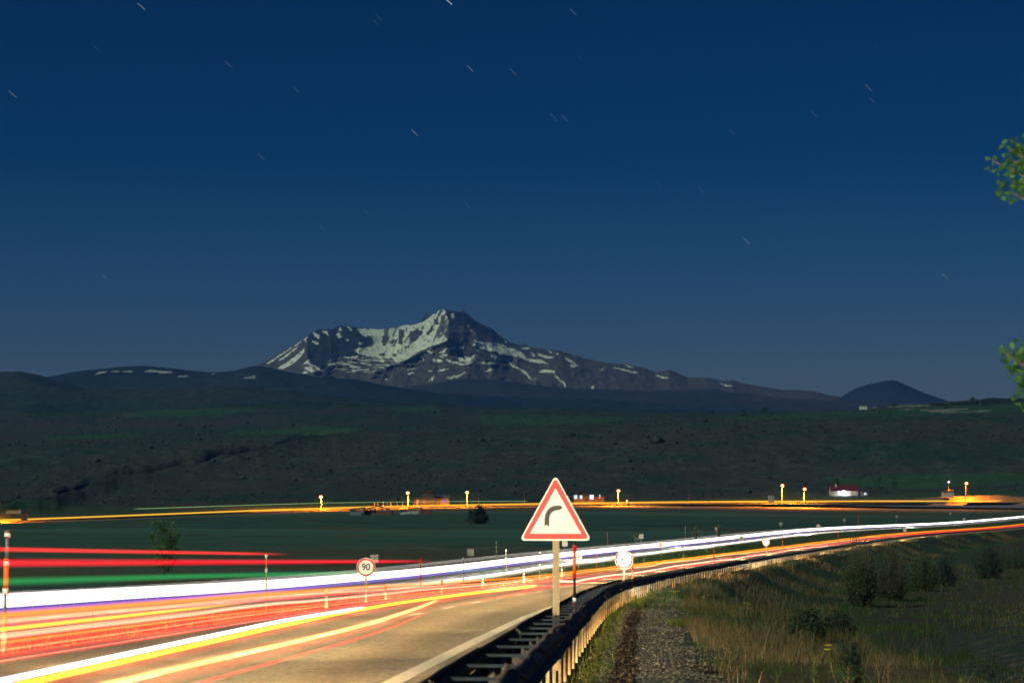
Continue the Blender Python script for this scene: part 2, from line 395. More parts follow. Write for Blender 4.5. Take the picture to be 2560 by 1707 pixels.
# what grows or lies where (ground colours, with shade painted in between the rail beams)
def gcol(X, Y, yf, o):
    r = -o; n1 = fbm(X * .22, Y * .22, 4, 21); n2 = fbm(X * .03, Y * .03, 4, 33); n3 = fbm(X * .012, Y * .035, 4, 44)
    C = lambda *c: np.array(c, float)
    green = C(.044, .098, .080); green2 = C(.062, .108, .082); dry = C(.14, .105, .06); dirt = C(.09, .068, .048); gravel = C(.12, .11, .095)
    plough = C(.060, .048, .042); dark = C(.022, .032, .018)
    def mix(a, b, t): t = np.clip(t, 0, 1)[..., None]; return a * (1 - t) + b * t
    base = np.broadcast_to(green, X.shape + (3,))
    c = mix(base, green2, n3 * 2 + .5)
    c = mix(c, dry * .62, sstep(.15, .5, fbm(X * .006, Y * .02, 4, 52)))
    # strips between the fields across the valley
    uu = (np.maximum(Y, 1) ** .75 * 2.2 + X * .10 + 10 * n2) / 42; st = np.abs(uu % 1 - .5); sid = np.floor(uu - .5)
    c = c * (1 + .28 * _h(sid, sid * 0, 77))[..., None]
    c = mix(c, C(.085, .075, .05), (_h(sid, sid * 0, 99) > .45) * .6)
    c = mix(c, dark * .6, sstep(.05, .02, st) * .85 * sstep(-.35, .0, fbm(X * .01, Y * .03, 3, 55)))
    c = mix(c, C(.13, .095, .07), sstep(.055, .065, st) * sstep(.10, .08, st) * sstep(-.1, .3, fbm(X * .008, Y * .02, 3, 57)) * .8)
    # right side
    bank = mix(np.broadcast_to(dry * .7, X.shape + (3,)), green * .8, n1 * 2.2 + .5)
    fr = mix(np.broadcast_to(plough, X.shape + (3,)), green * .35 + plough * .45, sstep(.1, .45, n2 + .25 * np.sin(Y * .02)))
    rows = .5 + .5 * np.sin((X * .92 + Y * .38) * 2 * np.pi / 1.6)
    wr = np.interp(yf, [0, 60, 110, 150], [6.2, 6.0, 3.0, 1.6])
    bankw = wr + np.interp(yf, [0, 120, 200], [4.6, 5.0, 6.0])
    rc = mix(bank, fr, sstep(bankw, bankw + 4, r))
    edge_green = np.exp(-((r - bankw - 2) / 3) ** 2)
    rc = mix(rc, C(.03, .085, .025), edge_green * .6 * (yf > 120))
    # worn gravel path on the shelf
    pth = np.exp(-((r - (1.55 + .25 * np.sin(Y * .13))) / .75) ** 4) * (yf < 90)
    pth = np.clip(pth + sstep(32, 22, Y) * (r < 3.4) * .9, 0, 1)
    rc = mix(rc, gravel * (1 + .3 * n1)[..., None], pth * .95 * sstep(95, 60, yf))
    rut = np.exp(-((r - .75) / .28) ** 2) + np.exp(-((r - 2.45) / .22) ** 2) * .8
    rc = mix(rc, dirt * .55, rut * .9 * (yf < 80))
    rc = mix(rc, dirt, (r < .9) * .8)
    rc = mix(rc, C(.012, .014, .014), (r < .62) * 1.0)  # shade between the beams put into the ground colour as near-black
    med = mix(np.broadcast_to(dirt * 1.1, X.shape + (3,)), dry * .9, n1 * 2 + .5)
    med = mix(med, C(.05, .10, .03), sstep(110, 180, yf) * .8)
    c = np.where((o < 0)[..., None], rc, c)
    c = np.where(((o >= 0.2) & (o < 27))[..., None], med, c)
    c = np.where((np.abs(o) <= .2)[..., None], C(.012, .014, .014), c)  # same painted shade under the front beam
    return np.clip(c, .004, 1)
GC = gcol(GX, GY, YY, OO)
M['ground'] = attrmat('field_and_bank_ground', scale=3.2, amt=.55, bump=.7, dist=.12)
ground = quad_mesh('ground', np.stack([GX, GY, GZ], -1).reshape(-1, 3), grid_quads(*GX.shape)[:, ::-1], M['ground'], None, True,
                   {'tone': GC.reshape(-1, 3)}, kind='structure')

fy = 40 * (420 / 40) ** np.linspace(0, 1, 620); fo = -np.concatenate([np.linspace(7.5, 40, 110), np.linspace(40.5, 130, 90)])
FA, FB = np.meshgrid(fy, fo, indexing='ij'); FX, FY = frame(FA, FB); FZ = ground_z(FX, FY, FA, FB)
lim = np.interp(FA, [40, 70, 110, 160, 260, 420], [8.5, 9.5, 13, 19, 24, 34]) + 2.5 * fbm(FA * .03, FA * 0, 3, 61); ins = sstep(0, 2.5, -FB - lim) * sstep(420, 380, FA) * sstep(42, 50, FA + 6 * fbm(FX * .1, FA * 0, 3, 62))
ph = (FY - 1.2 * FX + 1.2 * fbm(FX * .02, FY * .02, 3, 63)) * 2 * np.pi / 1.9
FZ = FZ + ins * (-.02 + .045 * np.sin(ph) + .04 * fbm(FX * 1.5, FY * 1.5, 3, 64)) - (1 - ins) * .35
FC = np.array([.062, .052, .046]) * (1 + .7 * np.sin(ph + .6) + .5 * fbm(FX * .05, FY * .05, 4, 65))[..., None]; FC = np.clip(FC, .015, 1)
weed = sstep(.12, .4, fbm(FX * .045 + 7, FY * .03, 4, 66))[..., None]; FC = FC * (1 - weed * .7) + np.array([.045, .072, .045]) * weed * .7
M['field'] = attrmat('ploughed_earth', scale=2.2, amt=.5, bump=.6, dist=.15)
quad_mesh('ploughed_field', np.stack([FX, FY, FZ], -1).reshape(-1, 3), grid_quads(*FX.shape), M['field'], None, True, {'tone': FC.reshape(-1, 3)}, kind='structure')

# ------------------------------------------------------------------ roads
def ribbon(name, o0, o1, y0, y1, lift, mat, far=False, no=9, parent=None, skirt=True, hfun=None, **props):
    yy = y0 + (y1 - y0) * (np.linspace(0, 1, 420 if y1 - y0 > 100 else 8) ** (2.2 if y1 - y0 > 100 else 1))
    oo = np.linspace(o0, o1, no)
    A, B = np.meshgrid(yy, oo, indexing='ij'); X, Y = frame(A, B)
    Z = EYE - DR(A) + (DF(A) if far else 0) + lift
    wear = 1 + .17 * np.cos((B - o0 - 1.6) * 2 * np.pi / 1.75) + .1 * fbm(A * .02, B * 2, 3, 5)
    if skirt:
        X = np.pad(X, ((0, 0), (1, 1)), 'edge'); Y = np.pad(Y, ((0, 0), (1, 1)), 'edge'); Z = np.pad(Z, ((0, 0), (1, 1)), 'edge'); wear = np.pad(wear, ((0, 0), (1, 1)), 'edge')
        Z[:, 0] -= .2; Z[:, -1] -= .2
    return quad_mesh(name, np.stack([X, Y, Z], -1).reshape(-1, 3), grid_quads(*X.shape)[:, ::-1], mat, parent, False, {'wear': wear.ravel()}, **props)
near_road = ribbon('road', .1, 8.6, -45, 1250, 0, M['asphalt'], no=45, kind='structure')
far_road = ribbon('road', 16.5, 25.0, -45, 1250, 0, M['asphalt'], True, no=21, kind='structure')
ribbon('edge_line', 1.52, 1.78, -45, 1250, .004, M['paint'], parent=near_road, skirt=False, no=3)
ribbon('edge_line', 8.1, 8.25, -45, 1250, .004, M['paint'], parent=near_road, skirt=False, no=2)
ribbon('edge_line', 16.9, 17.1, -45, 1250, .004, M['paint'], True, parent=far_road, skirt=False, no=2)
ribbon('edge_line', 24.2, 24.4, -45, 1250, .004, M['paint'], True, parent=far_road, skirt=False, no=2)
for k in range(40):
    y0 = 9 + k * 9.0
    ribbon('lane_dash', 4.87, 5.05, y0, y0 + 3, .004, M['paint'], parent=near_road, skirt=False, no=2)
    ribbon('lane_dash', 20.65, 20.8, y0, y0 + 3, .004, M['paint'], True, parent=far_road, skirt=False, no=2)

# highway across the valley
def highway(name, w0, w1, lift, mat, parent=None, **props):
    xx = np.linspace(-420, 520, 240); V = []
    e = 1.0; d = (HYX(xx + e) - HYX(xx - e)) / 2; n = np.sqrt(1 + d * d)
    rows = []
    for ww, zz in ((w0, -.5), (w0, 0), (w1, 0), (w1, -.5)):
        rows.append(np.stack([xx - ww * d / n, HYX(xx) + ww / n, EYE - HDX(xx) + lift + zz], -1))
    G = np.stack(rows, 1)
    return quad_mesh(name, G.reshape(-1, 3), grid_quads(*G.shape[:2]), mat, parent, attrs={'wear': np.ones(G.shape[0] * G.shape[1])}, **props)
M['hw'] = noisy('highway_asphalt', [(.05, .047, .042), (.09, .085, .075)], .5, 1.0, 0, spec=.0)
hw = highway('road', -5.0, 5.0, .5, M['hw'], kind='structure')

# ------------------------------------------------------------------ hills and mountains
def interp_pts(pts, px, sc=V2):
    a = np.array(pts, float) * sc
    f = hermite(a[:, 0], a[:, 1]); return np.where((px < a[0, 0]), a[0, 1], np.where(px > a[-1, 0], a[-1, 1], f(px)))
def ring_terrain(name, rings, step, rowsper, mat, colfun, noise, px0=-500, px1=3060, **props):
    px = np.arange(px0, px1 + step, step)
    Zs = [r[0](px) if callable(r[0]) else np.full(px.shape, float(r[0])) for r in rings]
    Ys = [r[1](px) if callable(r[1]) else interp_pts(r[1], px) for r in rings]
    Hs = [EYE - (y - HOR) / F * z for y, z in zip(Ys, Zs)]
    rz, rh, tt = [], [], []
    for k in range(len(rings) - 1):
        nr = rowsper[k]
        for j in range(nr + (k == len(rings) - 2)):
            t = j / nr
            # catmull between rings for a smooth slope
            p0 = Hs[max(k - 1, 0)]; p1 = Hs[k]; p2 = Hs[k + 1]; p3 = Hs[min(k + 2, len(Hs) - 1)]
            z0 = Zs[max(k - 1, 0)]; z1 = Zs[k]; z2 = Zs[k + 1]; z3 = Zs[min(k + 2, len(Zs) - 1)]
            m1 = (p2 - p0) / np.maximum(z2 - z0, 1) * (z2 - z1); m2 = (p3 - p1) / np.maximum(z3 - z1, 1) * (z2 - z1)
            h = (2 * t**3 - 3 * t**2 + 1) * p1 + (t**3 - 2 * t**2 + t) * m1 + (-2 * t**3 + 3 * t**2) * p2 + (t**3 - t**2) * m2
            rz.append(z1 + (z2 - z1) * t); rh.append(h); tt.append(np.full(px.shape, k + t))
    Y = np.array(rz); H = np.array(rh); T = np.array(tt); PX = np.broadcast_to(px, Y.shape)
    X = (PX - 1280) / F * Y
    H, Y2 = noise(X, Y, H, T, PX)
    X = (PX - 1280) / F * Y2 if Y2 is not Y else X
    py = HOR - (H - EYE) / Y2 * F
    C = colfun(X, Y2, H, T, PX, py)
    return quad_mesh(name, np.stack([X, Y2, H], -1).reshape(-1, 3), grid_quads(*X.shape), mat, None, True, {'tone': np.clip(C, .003, 1).reshape(-1, 3)}, **props), (X, Y2, H)

def mixc(a, b, t):
    t = np.clip(t, 0, 1)[..., None]; return np.asarray(a) * (1 - t) + np.asarray(b) * t
def vp(L): return [(a * V2, b * V2) for a, b in L]

def hy_px(px, add):
    xx = np.linspace(-480, 880, 800); q = xx / HYX(xx) * F + 1280
    xi = np.interp(px, q, xx); return HYX(xi) + add, xi
def r0z(px): return hy_px(px, 14)[0]
def r0y(px):
    z, xi = hy_px(px, 14); return HOR + (HDX(xi) + .4) * F / z
def hs_noise(X, Y, H, T, PX):
    a = np.interp(T, [0, .6, 1, 2, 3, 4, 5, 6], [0, .5, 2.5, 8, 9, 4, 6, 10])
    rockz = ridged(X * .012, Y * .012, 5, 71) - .5
    gul = fbm(X * .004 + 5, Y * .0035, 5, 72)
    py = HOR - (H - EYE) / Y * F; L = np.array([(-200, 1300), (100, 1262), (230, 1215), (380, 1178), (560, 1140), (740, 1102), (900, 1082), (1050, 1072)], float)
    d = np.interp(PX, L[:, 0], L[:, 1]) + 7 * fbm(PX * .02, PX * 0, 4, 78) - py
    H = H - 13 * np.exp(-((d - 9) / 9) ** 2) * sstep(1150, 950, PX) * (T < 4) + 5 * np.exp(-((d + 10) / 14) ** 2) * sstep(1150, 950, PX)
    return H + a * (gul * 1.0 + rockz * .35 + .22 * fbm(X * .08, Y * .08, 3, 75)), Y
def hs_col(X, Y, H, T, PX, py):
    n1 = fbm(X * .02, Y * .02, 5, 81); n2 = fbm(X * .004, Y * .004, 4, 82)
    g = np.array([.028, .054, .048]); b = np.array([.050, .054, .050]); rock = np.array([.075, .08, .072])
    c = mixc(np.broadcast_to(b, X.shape + (3,)), g, n1 * 2 + n2 * 1.5 + .4)
    c = mixc(c, rock, sstep(.15, .5, fbm(X * .07, Y * .07, 3, 83)) * .7 * (T > .7) * (T < 4))
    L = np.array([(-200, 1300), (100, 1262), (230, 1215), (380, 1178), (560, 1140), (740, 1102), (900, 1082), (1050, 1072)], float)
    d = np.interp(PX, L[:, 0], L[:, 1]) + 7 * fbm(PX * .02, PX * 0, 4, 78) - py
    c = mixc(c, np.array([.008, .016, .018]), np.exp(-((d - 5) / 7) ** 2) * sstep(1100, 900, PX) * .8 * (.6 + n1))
    grn = np.array([.035, .115, .045]); grn2 = np.array([.04, .085, .045])
    for P, w_ in [([(100, 1003), (180, 1000), (270, 995), (330, 996), (300, 1004), (110, 1010)], 1), ([(270, 950), (400, 938), (560, 937), (600, 945), (500, 954), (300, 956)], .9),
                  ([(520, 993), (640, 985), (720, 980), (850, 984), (800, 993), (640, 997), (530, 1000)], 1), ([(1090, 955), (1180, 952), (1320, 955), (1500, 962), (1300, 974), (1110, 976)], .9),
                  ([(900, 932), (1000, 934), (1010, 942), (900, 942)], .8), ([(1640, 958), (1900, 946), (2130, 938), (2300, 932), (2352, 944), (2160, 952), (1900, 958), (1700, 964)], .8),
                  ([(1880, 1100), (2150, 1090), (2352, 1085), (2352, 1112), (2100, 1122), (1950, 1118)], .9), ([(2050, 930), (2200, 926), (2352, 924), (2352, 936), (2060, 938)], .6)]:
        wx = PX + 10 * n1; wy = py + 4 * n1
        c = mixc(c, grn, inpoly(wx, wy, vp(P)) * w_ * .6)
    c = mixc(c, grn2, (T < .9) * .85)
    c = mixc(c, np.array([.26, .24, .2]), inpoly(PX + 22 * n1, py + 6 * n1, vp([(2060, 940), (2130, 936), (2230, 940), (2290, 946), (2180, 950)])) * sstep(0, .3, n1 + .1) * .8)
    c = mixc(c, np.array([.30, .27, .2]), inpoly(PX, py, vp([(2000, 934), (2130, 930), (2140, 932), (2000, 936.5)])) * .7)
    c = mixc(c, np.array([.012, .018, .016]), inpoly(PX, py, vp([(2130, 929), (2200, 925), (2352, 912), (2352, 926), (2200, 930), (2140, 932)])) * .9)
    return c
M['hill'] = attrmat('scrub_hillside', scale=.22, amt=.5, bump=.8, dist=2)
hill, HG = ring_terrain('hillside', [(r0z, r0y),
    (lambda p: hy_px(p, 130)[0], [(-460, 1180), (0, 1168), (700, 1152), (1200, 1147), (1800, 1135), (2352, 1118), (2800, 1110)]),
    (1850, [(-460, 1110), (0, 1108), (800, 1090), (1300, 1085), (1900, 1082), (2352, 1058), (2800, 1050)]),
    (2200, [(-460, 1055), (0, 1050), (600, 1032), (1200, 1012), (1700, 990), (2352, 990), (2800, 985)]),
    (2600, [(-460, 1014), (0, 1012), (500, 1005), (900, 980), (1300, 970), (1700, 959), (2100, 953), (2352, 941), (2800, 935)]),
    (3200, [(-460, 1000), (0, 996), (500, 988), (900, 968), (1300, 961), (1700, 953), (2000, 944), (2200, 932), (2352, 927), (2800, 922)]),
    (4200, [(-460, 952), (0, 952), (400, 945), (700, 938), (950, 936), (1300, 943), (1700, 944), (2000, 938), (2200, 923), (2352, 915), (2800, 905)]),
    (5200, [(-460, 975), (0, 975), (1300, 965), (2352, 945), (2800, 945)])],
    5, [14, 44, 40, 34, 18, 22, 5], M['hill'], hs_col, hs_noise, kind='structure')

def far_noise(a, s1, seed):
    def f(X, Y, H, T, PX):
        return H + a * (ridged(X * s1, Y * s1, 5, seed) - .55 + .6 * fbm(X * s1 * .5, Y * s1 * .5, 4, seed + 3)) * sstep(0, .3, T), Y
    return f
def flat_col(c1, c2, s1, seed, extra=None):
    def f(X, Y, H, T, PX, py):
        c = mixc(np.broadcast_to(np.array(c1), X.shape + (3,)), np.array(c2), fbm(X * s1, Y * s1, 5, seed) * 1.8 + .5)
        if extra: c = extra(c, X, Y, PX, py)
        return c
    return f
M['far'] = attrmat('distant_hill', scale=.02, amt=.35, bump=.8, dist=12)
M['mount'] = attrmat('mountain_rock_and_snow', scale=.02, amt=.18, bump=.6, dist=10)
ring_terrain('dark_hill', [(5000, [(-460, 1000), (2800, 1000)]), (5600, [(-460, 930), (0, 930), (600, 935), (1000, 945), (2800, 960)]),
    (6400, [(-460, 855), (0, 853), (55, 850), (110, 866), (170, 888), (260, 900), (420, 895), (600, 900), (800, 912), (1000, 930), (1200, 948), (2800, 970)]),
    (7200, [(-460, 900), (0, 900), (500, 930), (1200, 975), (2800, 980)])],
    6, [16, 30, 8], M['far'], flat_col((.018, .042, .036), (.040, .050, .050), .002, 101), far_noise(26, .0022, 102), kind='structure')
def blue_extra(c, X, Y, PX, py):
    n = fbm(X * .006, Y * .006, 4, 111)
    snow = np.zeros(PX.shape, bool)
    for P in [[(220, 860), (228, 854), (245, 853), (242, 857), (228, 859)], [(255, 853), (275, 852), (275, 855), (258, 855)], [(282, 853), (303, 852), (305, 855), (285, 855)],
              [(332, 852), (345, 848), (362, 850), (395, 852), (394, 856), (360, 855), (335, 854)], [(408, 863), (432, 861), (432, 865), (410, 866)], [(560, 866), (585, 862), (588, 868), (565, 870)], [(484, 858), (495, 857), (490, 860)]]:
        snow |= inpoly(PX + 3 * n, py + 1.5 * n, vp(P))
    return mixc(c, np.array([.40, .42, .38]), snow * 1.0)
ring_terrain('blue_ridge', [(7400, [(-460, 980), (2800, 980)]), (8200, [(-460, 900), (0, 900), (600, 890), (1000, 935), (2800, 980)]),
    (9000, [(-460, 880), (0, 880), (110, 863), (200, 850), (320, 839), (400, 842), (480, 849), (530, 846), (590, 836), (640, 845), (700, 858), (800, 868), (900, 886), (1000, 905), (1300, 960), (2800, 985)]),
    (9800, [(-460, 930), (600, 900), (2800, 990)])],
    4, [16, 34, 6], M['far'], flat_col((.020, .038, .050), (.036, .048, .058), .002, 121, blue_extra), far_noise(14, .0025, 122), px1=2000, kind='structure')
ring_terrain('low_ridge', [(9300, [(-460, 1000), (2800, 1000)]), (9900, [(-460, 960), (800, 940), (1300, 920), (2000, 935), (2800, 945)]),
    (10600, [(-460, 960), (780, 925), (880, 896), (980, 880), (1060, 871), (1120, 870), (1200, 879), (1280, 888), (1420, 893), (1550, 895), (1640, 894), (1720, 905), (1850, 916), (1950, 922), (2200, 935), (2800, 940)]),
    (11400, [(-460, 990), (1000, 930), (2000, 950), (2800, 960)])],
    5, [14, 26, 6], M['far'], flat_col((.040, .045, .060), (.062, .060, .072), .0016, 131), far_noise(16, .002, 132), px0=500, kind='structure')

# the snowy volcano
A = lambda L: [(650 + x / 6.72, 760 + y / 6.72) for x, y in L]
B = lambda L: [(950 + x / 6.72, 760 + y / 6.72) for x, y in L]
C3 = lambda L: [(1300 + x / 3.36, 750 + y / 3.36) for x, y in L]
SNOW = [A(p) for p in [[(95, 1005), (520, 728), (535, 742), (150, 1000)], [(575, 695), (680, 625), (690, 640), (595, 705)], [(310, 945), (600, 735), (640, 722), (600, 765), (350, 945)],
    [(300, 1080), (480, 965), (600, 870), (750, 740), (745, 810), (600, 960), (500, 1030), (390, 1090)], [(720, 1015), (800, 930), (825, 930), (830, 990), (960, 1060), (1110, 1150), (960, 1100), (810, 1005)],
    [(745, 1065), (850, 1050), (950, 1130), (860, 1145), (770, 1100)], [(700, 1160), (750, 1130), (810, 1150), (770, 1175)],
    [(890, 480), (940, 490), (990, 530), (990, 590), (940, 560), (900, 510)], [(1040, 450), (1130, 460), (1145, 525), (1100, 500), (1060, 475)], [(1325, 395), (1375, 400), (1375, 440), (1335, 455)],
    [(1275, 510), (1330, 475), (1385, 540), (1345, 590), (1300, 555)], [(870, 615), (920, 620), (985, 665), (950, 690), (900, 650)], [(1445, 595), (1480, 585), (1490, 620), (1455, 630)],
    [(1460, 375), (1490, 375), (1545, 440), (1530, 450)], [(740, 600), (790, 545), (790, 570), (765, 610), (795, 630), (750, 630)], [(1650, 640), (1720, 650), (1700, 680), (1660, 670)]]]
SNOW += [B(p) for p in [[(-396, 415), (0, 410), (320, 360), (600, 290), (720, 270), (860, 190), (1000, 100), (1070, 75), (1110, 130), (1060, 200), (1130, 190), (1160, 280), (1140, 420), (1060, 500), (1135, 600), (1000, 660), (820, 720), (620, 820), (450, 930), (300, 985), (200, 910), (0, 900), (-250, 870), (-330, 850), (-420, 800), (-390, 740), (-120, 700), (-100, 620), (-230, 560), (-300, 520)],
    [(1570, 590), (1700, 640), (1850, 650), (2060, 670), (2120, 720), (2200, 740), (2352, 800), (2352, 890), (2100, 865), (1950, 810), (1750, 765), (1560, 690), (1600, 640)],
    [(1100, 740), (1250, 700), (1310, 740), (1200, 770), (1110, 870), (1020, 860), (930, 840), (1040, 790)], [(1350, 860), (1500, 900), (1590, 830), (1590, 920), (1500, 975), (1350, 975), (1310, 930)],
    [(950, 840), (1200, 955), (1400, 1000), (1560, 950), (1610, 930), (1480, 1015), (1350, 1025), (1200, 985)], [(885, 925), (1000, 925), (1070, 965), (980, 975), (905, 965)], [(1670, 980), (1850, 978), (2030, 980), (1900, 1008), (1750, 1003)],
    [(1855, 845), (1950, 875), (2050, 935), (1940, 935), (1880, 885)], [(2130, 925), (2190, 925), (2215, 1010), (2352, 1085), (2352, 1105), (2190, 1035)], [(1120, 1235), (1300, 1195), (1430, 1145), (1430, 1160), (1300, 1230), (1180, 1250)],
    [(820, 1277), (910, 1195), (890, 1277)], [(1730, 1130), (1850, 1085), (1930, 1085), (1800, 1145)], [(450, 1170), (570, 1135), (560, 1160), (480, 1180)], [(450, 1100), (590, 1075), (580, 1095), (470, 1115)], [(970, 1120), (1160, 1078), (1160, 1092), (1030, 1130)],
    [(775, 780), (820, 780), (890, 825), (840, 825)], [(800, 1115), (870, 1105), (870, 1125), (820, 1138)], [(630, 960), (740, 925), (740, 945), (660, 972)], [(75, 1245), (110, 1255), (130, 1277), (100, 1277)], [(1460, 350), (1500, 345), (1490, 400), (1470, 390)], [(1320, 740), (1380, 700), (1420, 740), (1400, 750), (1330, 752)],
    [(1190, 160), (1240, 150), (1240, 230), (1200, 240)], [(1640, 770), (1670, 775), (1660, 805)], [(2090, 610), (2140, 640), (2130, 660), (2100, 640)], [(1180, 560), (1210, 570), (1200, 600)]]]
SNOW += [C3(p) for p in [[(0, 405), (70, 395), (85, 410), (20, 412)], [(0, 425), (60, 490), (180, 500), (240, 540), (120, 525), (0, 490)], [(80, 430), (130, 465), (105, 478)], [(140, 440), (200, 462), (290, 478), (240, 495), (160, 470)], [(150, 600), (200, 583), (295, 590), (290, 620), (265, 606), (170, 614)],
    [(285, 622), (380, 695), (385, 735), (368, 735), (368, 705), (300, 650)], [(365, 475), (400, 485), (480, 540), (430, 530)], [(765, 568), (860, 576), (990, 608), (970, 618), (850, 588)], [(880, 543), (970, 563), (920, 566)], [(1140, 628), (1250, 653), (1200, 658)], [(1670, 693), (1795, 725), (1730, 724)],
    [(220, 412), (278, 440), (260, 448)], [(0, 580), (60, 605), (108, 680), (80, 655)], [(420, 545), (495, 545), (490, 555), (430, 568)], [(600, 745), (605, 720), (625, 715), (618, 745)], [(680, 592), (712, 565), (705, 580), (685, 596)], [(300, 450), (325, 448), (320, 462)], [(120, 660), (138, 655), (130, 668)]]]
HOLE = [B(p) for p in [[(320, 420), (405, 430), (400, 520), (365, 680), (305, 675), (310, 560)], [(500, 470), (600, 430), (720, 440), (700, 520), (600, 615), (495, 670), (490, 600)], [(385, 655), (470, 540), (500, 500), (520, 520), (440, 630)],
    [(905, 250), (985, 250), (1000, 345), (905, 350)], [(770, 520), (850, 370), (900, 340), (880, 440), (820, 530)], [(405, 720), (500, 700), (500, 735), (430, 745)], [(1020, 190), (1100, 180), (1090, 330), (1020, 345)],
    [(25, 560), (120, 460), (165, 560), (95, 710), (45, 700)], [(150, 640), (260, 580), (260, 650), (180, 665)], [(200, 840), (285, 835), (270, 885), (230, 875)], [(-20, 830), (90, 815), (85, 870), (0, 880)], [(1000, 130), (1060, 110), (1000, 200), (970, 190)],
    [(310, 820), (350, 800), (345, 840), (320, 845)], [(700, 380), (740, 340), (735, 410), (710, 420)], [(820, 310), (860, 290), (850, 325)], [(1000, 380), (1060, 370), (1080, 450), (1010, 470)], [(-230, 520), (-110, 560), (-120, 620), (-230, 600)], [(430, 400), (470, 410), (450, 470), (425, 460)]]]
RIDGE_V = [(560, 850), (600, 836), (640, 814), (700, 776), (716, 766), (735, 760), (760, 757), (782, 753), (795, 749), (812, 750), (828, 756), (860, 758), (885, 757), (905, 757), (925, 752), (950, 747), (966, 742), (970, 741), (985, 731), (1000, 723), (1018, 712), (1026, 711), (1036, 714),
           (1050, 716), (1066, 721), (1080, 731), (1100, 742), (1120, 752), (1130, 755), (1142, 767), (1158, 779), (1172, 788), (1190, 793), (1215, 798), (1240, 801), (1265, 804), (1285, 806), (1310, 815), (1340, 823), (1370, 830), (1400, 835), (1440, 837), (1480, 846), (1505, 856), (1520, 853),
           (1537, 850), (1555, 857), (1580, 869), (1605, 868), (1625, 868), (1660, 876), (1685, 874), (1700, 880), (1750, 889), (1800, 897), (1830, 897), (1870, 900), (1900, 908), (1940, 915), (2050, 930)]
def ridge_y(px):
    a = np.array(RIDGE_V) * V2
    return np.interp(px, a[:, 0], a[:, 1])
def crest_jag(px):
    return (7 * np.maximum(0, fbm(px * .045, px * 0 + 3, 4, 5)) + 1.2 * fbm(px * .3, px * 0 + 8, 3, 6)) * (px > 760) * (px < 1500) * np.interp(px, [760, 800, 960, 1060, 1110, 1260, 1500], [0, 2, 1, 1, 3.6, 3, 1.2])
def spur(px, py, L, wdt):
    """closeness to a polyline spur, in photo pixels; also the side"""
    d = np.full(px.shape, 1e9)
    for (x0, y0), (x1, y1) in zip(L[:-1], L[1:]):
        dx, dy = x1 - x0, y1 - y0; t = np.clip(((px - x0) * dx + (py - y0) * dy) / (dx * dx + dy * dy), 0, 1)
        d = np.minimum(d, np.hypot(px - x0 - t * dx, py - y0 - t * dy))
    return np.exp(-d / wdt)
SP = [(A([(800, 470), (780, 700), (805, 950), (900, 1150)]), 34, 420), (A([(1600, 430), (1700, 640), (1650, 860)]), 16, 120), (B([(1090, 110), (1150, 280), (1160, 480), (1130, 620)]), 26, 330),
      (B([(1130, 620), (820, 740), (500, 920), (280, 1010), (-100, 1130)]), 16, 260), (B([(1500, 250), (1650, 600), (2000, 820), (2352, 900)]), 12, 150), (B([(120, 430), (130, 620)]), 7, 70), (B([(310, 400), (320, 660)]), 8, 90), (B([(600, 330), (520, 650)]), 9, 100), (B([(900, 200), (840, 480)]), 8, 80),
      (B([(1570, 590), (1620, 800), (1900, 1100), (2200, 1277)]), 26, 160), (B([(1900, 400), (2352, 720)]), 9, 90), (A([(1180, 450), (1200, 900)]), 12, 130)]
def mt_noise(X, Y, H, T, PX):
    py = HOR - (H - EYE) / Y * F
    Y2 = Y.copy()
    for L, wdt, amp in SP: Y2 = Y2 - amp * spur(PX, py, L, wdt)
    am = sstep(0, .5, T)
    Y2 = Y2 - am * 290 * (ridged(X * .0026 + 3, H * .0030, 5, 141) - .5) - am * 60 * fbm(X * .012, H * .012, 4, 145)
    H2 = EYE + (H - EYE) * Y2 / Y + crest_jag(PX) / F * Y * sstep(1.9, 2.0, T) * sstep(2.12, 2.0, T)
    return H2, Y2
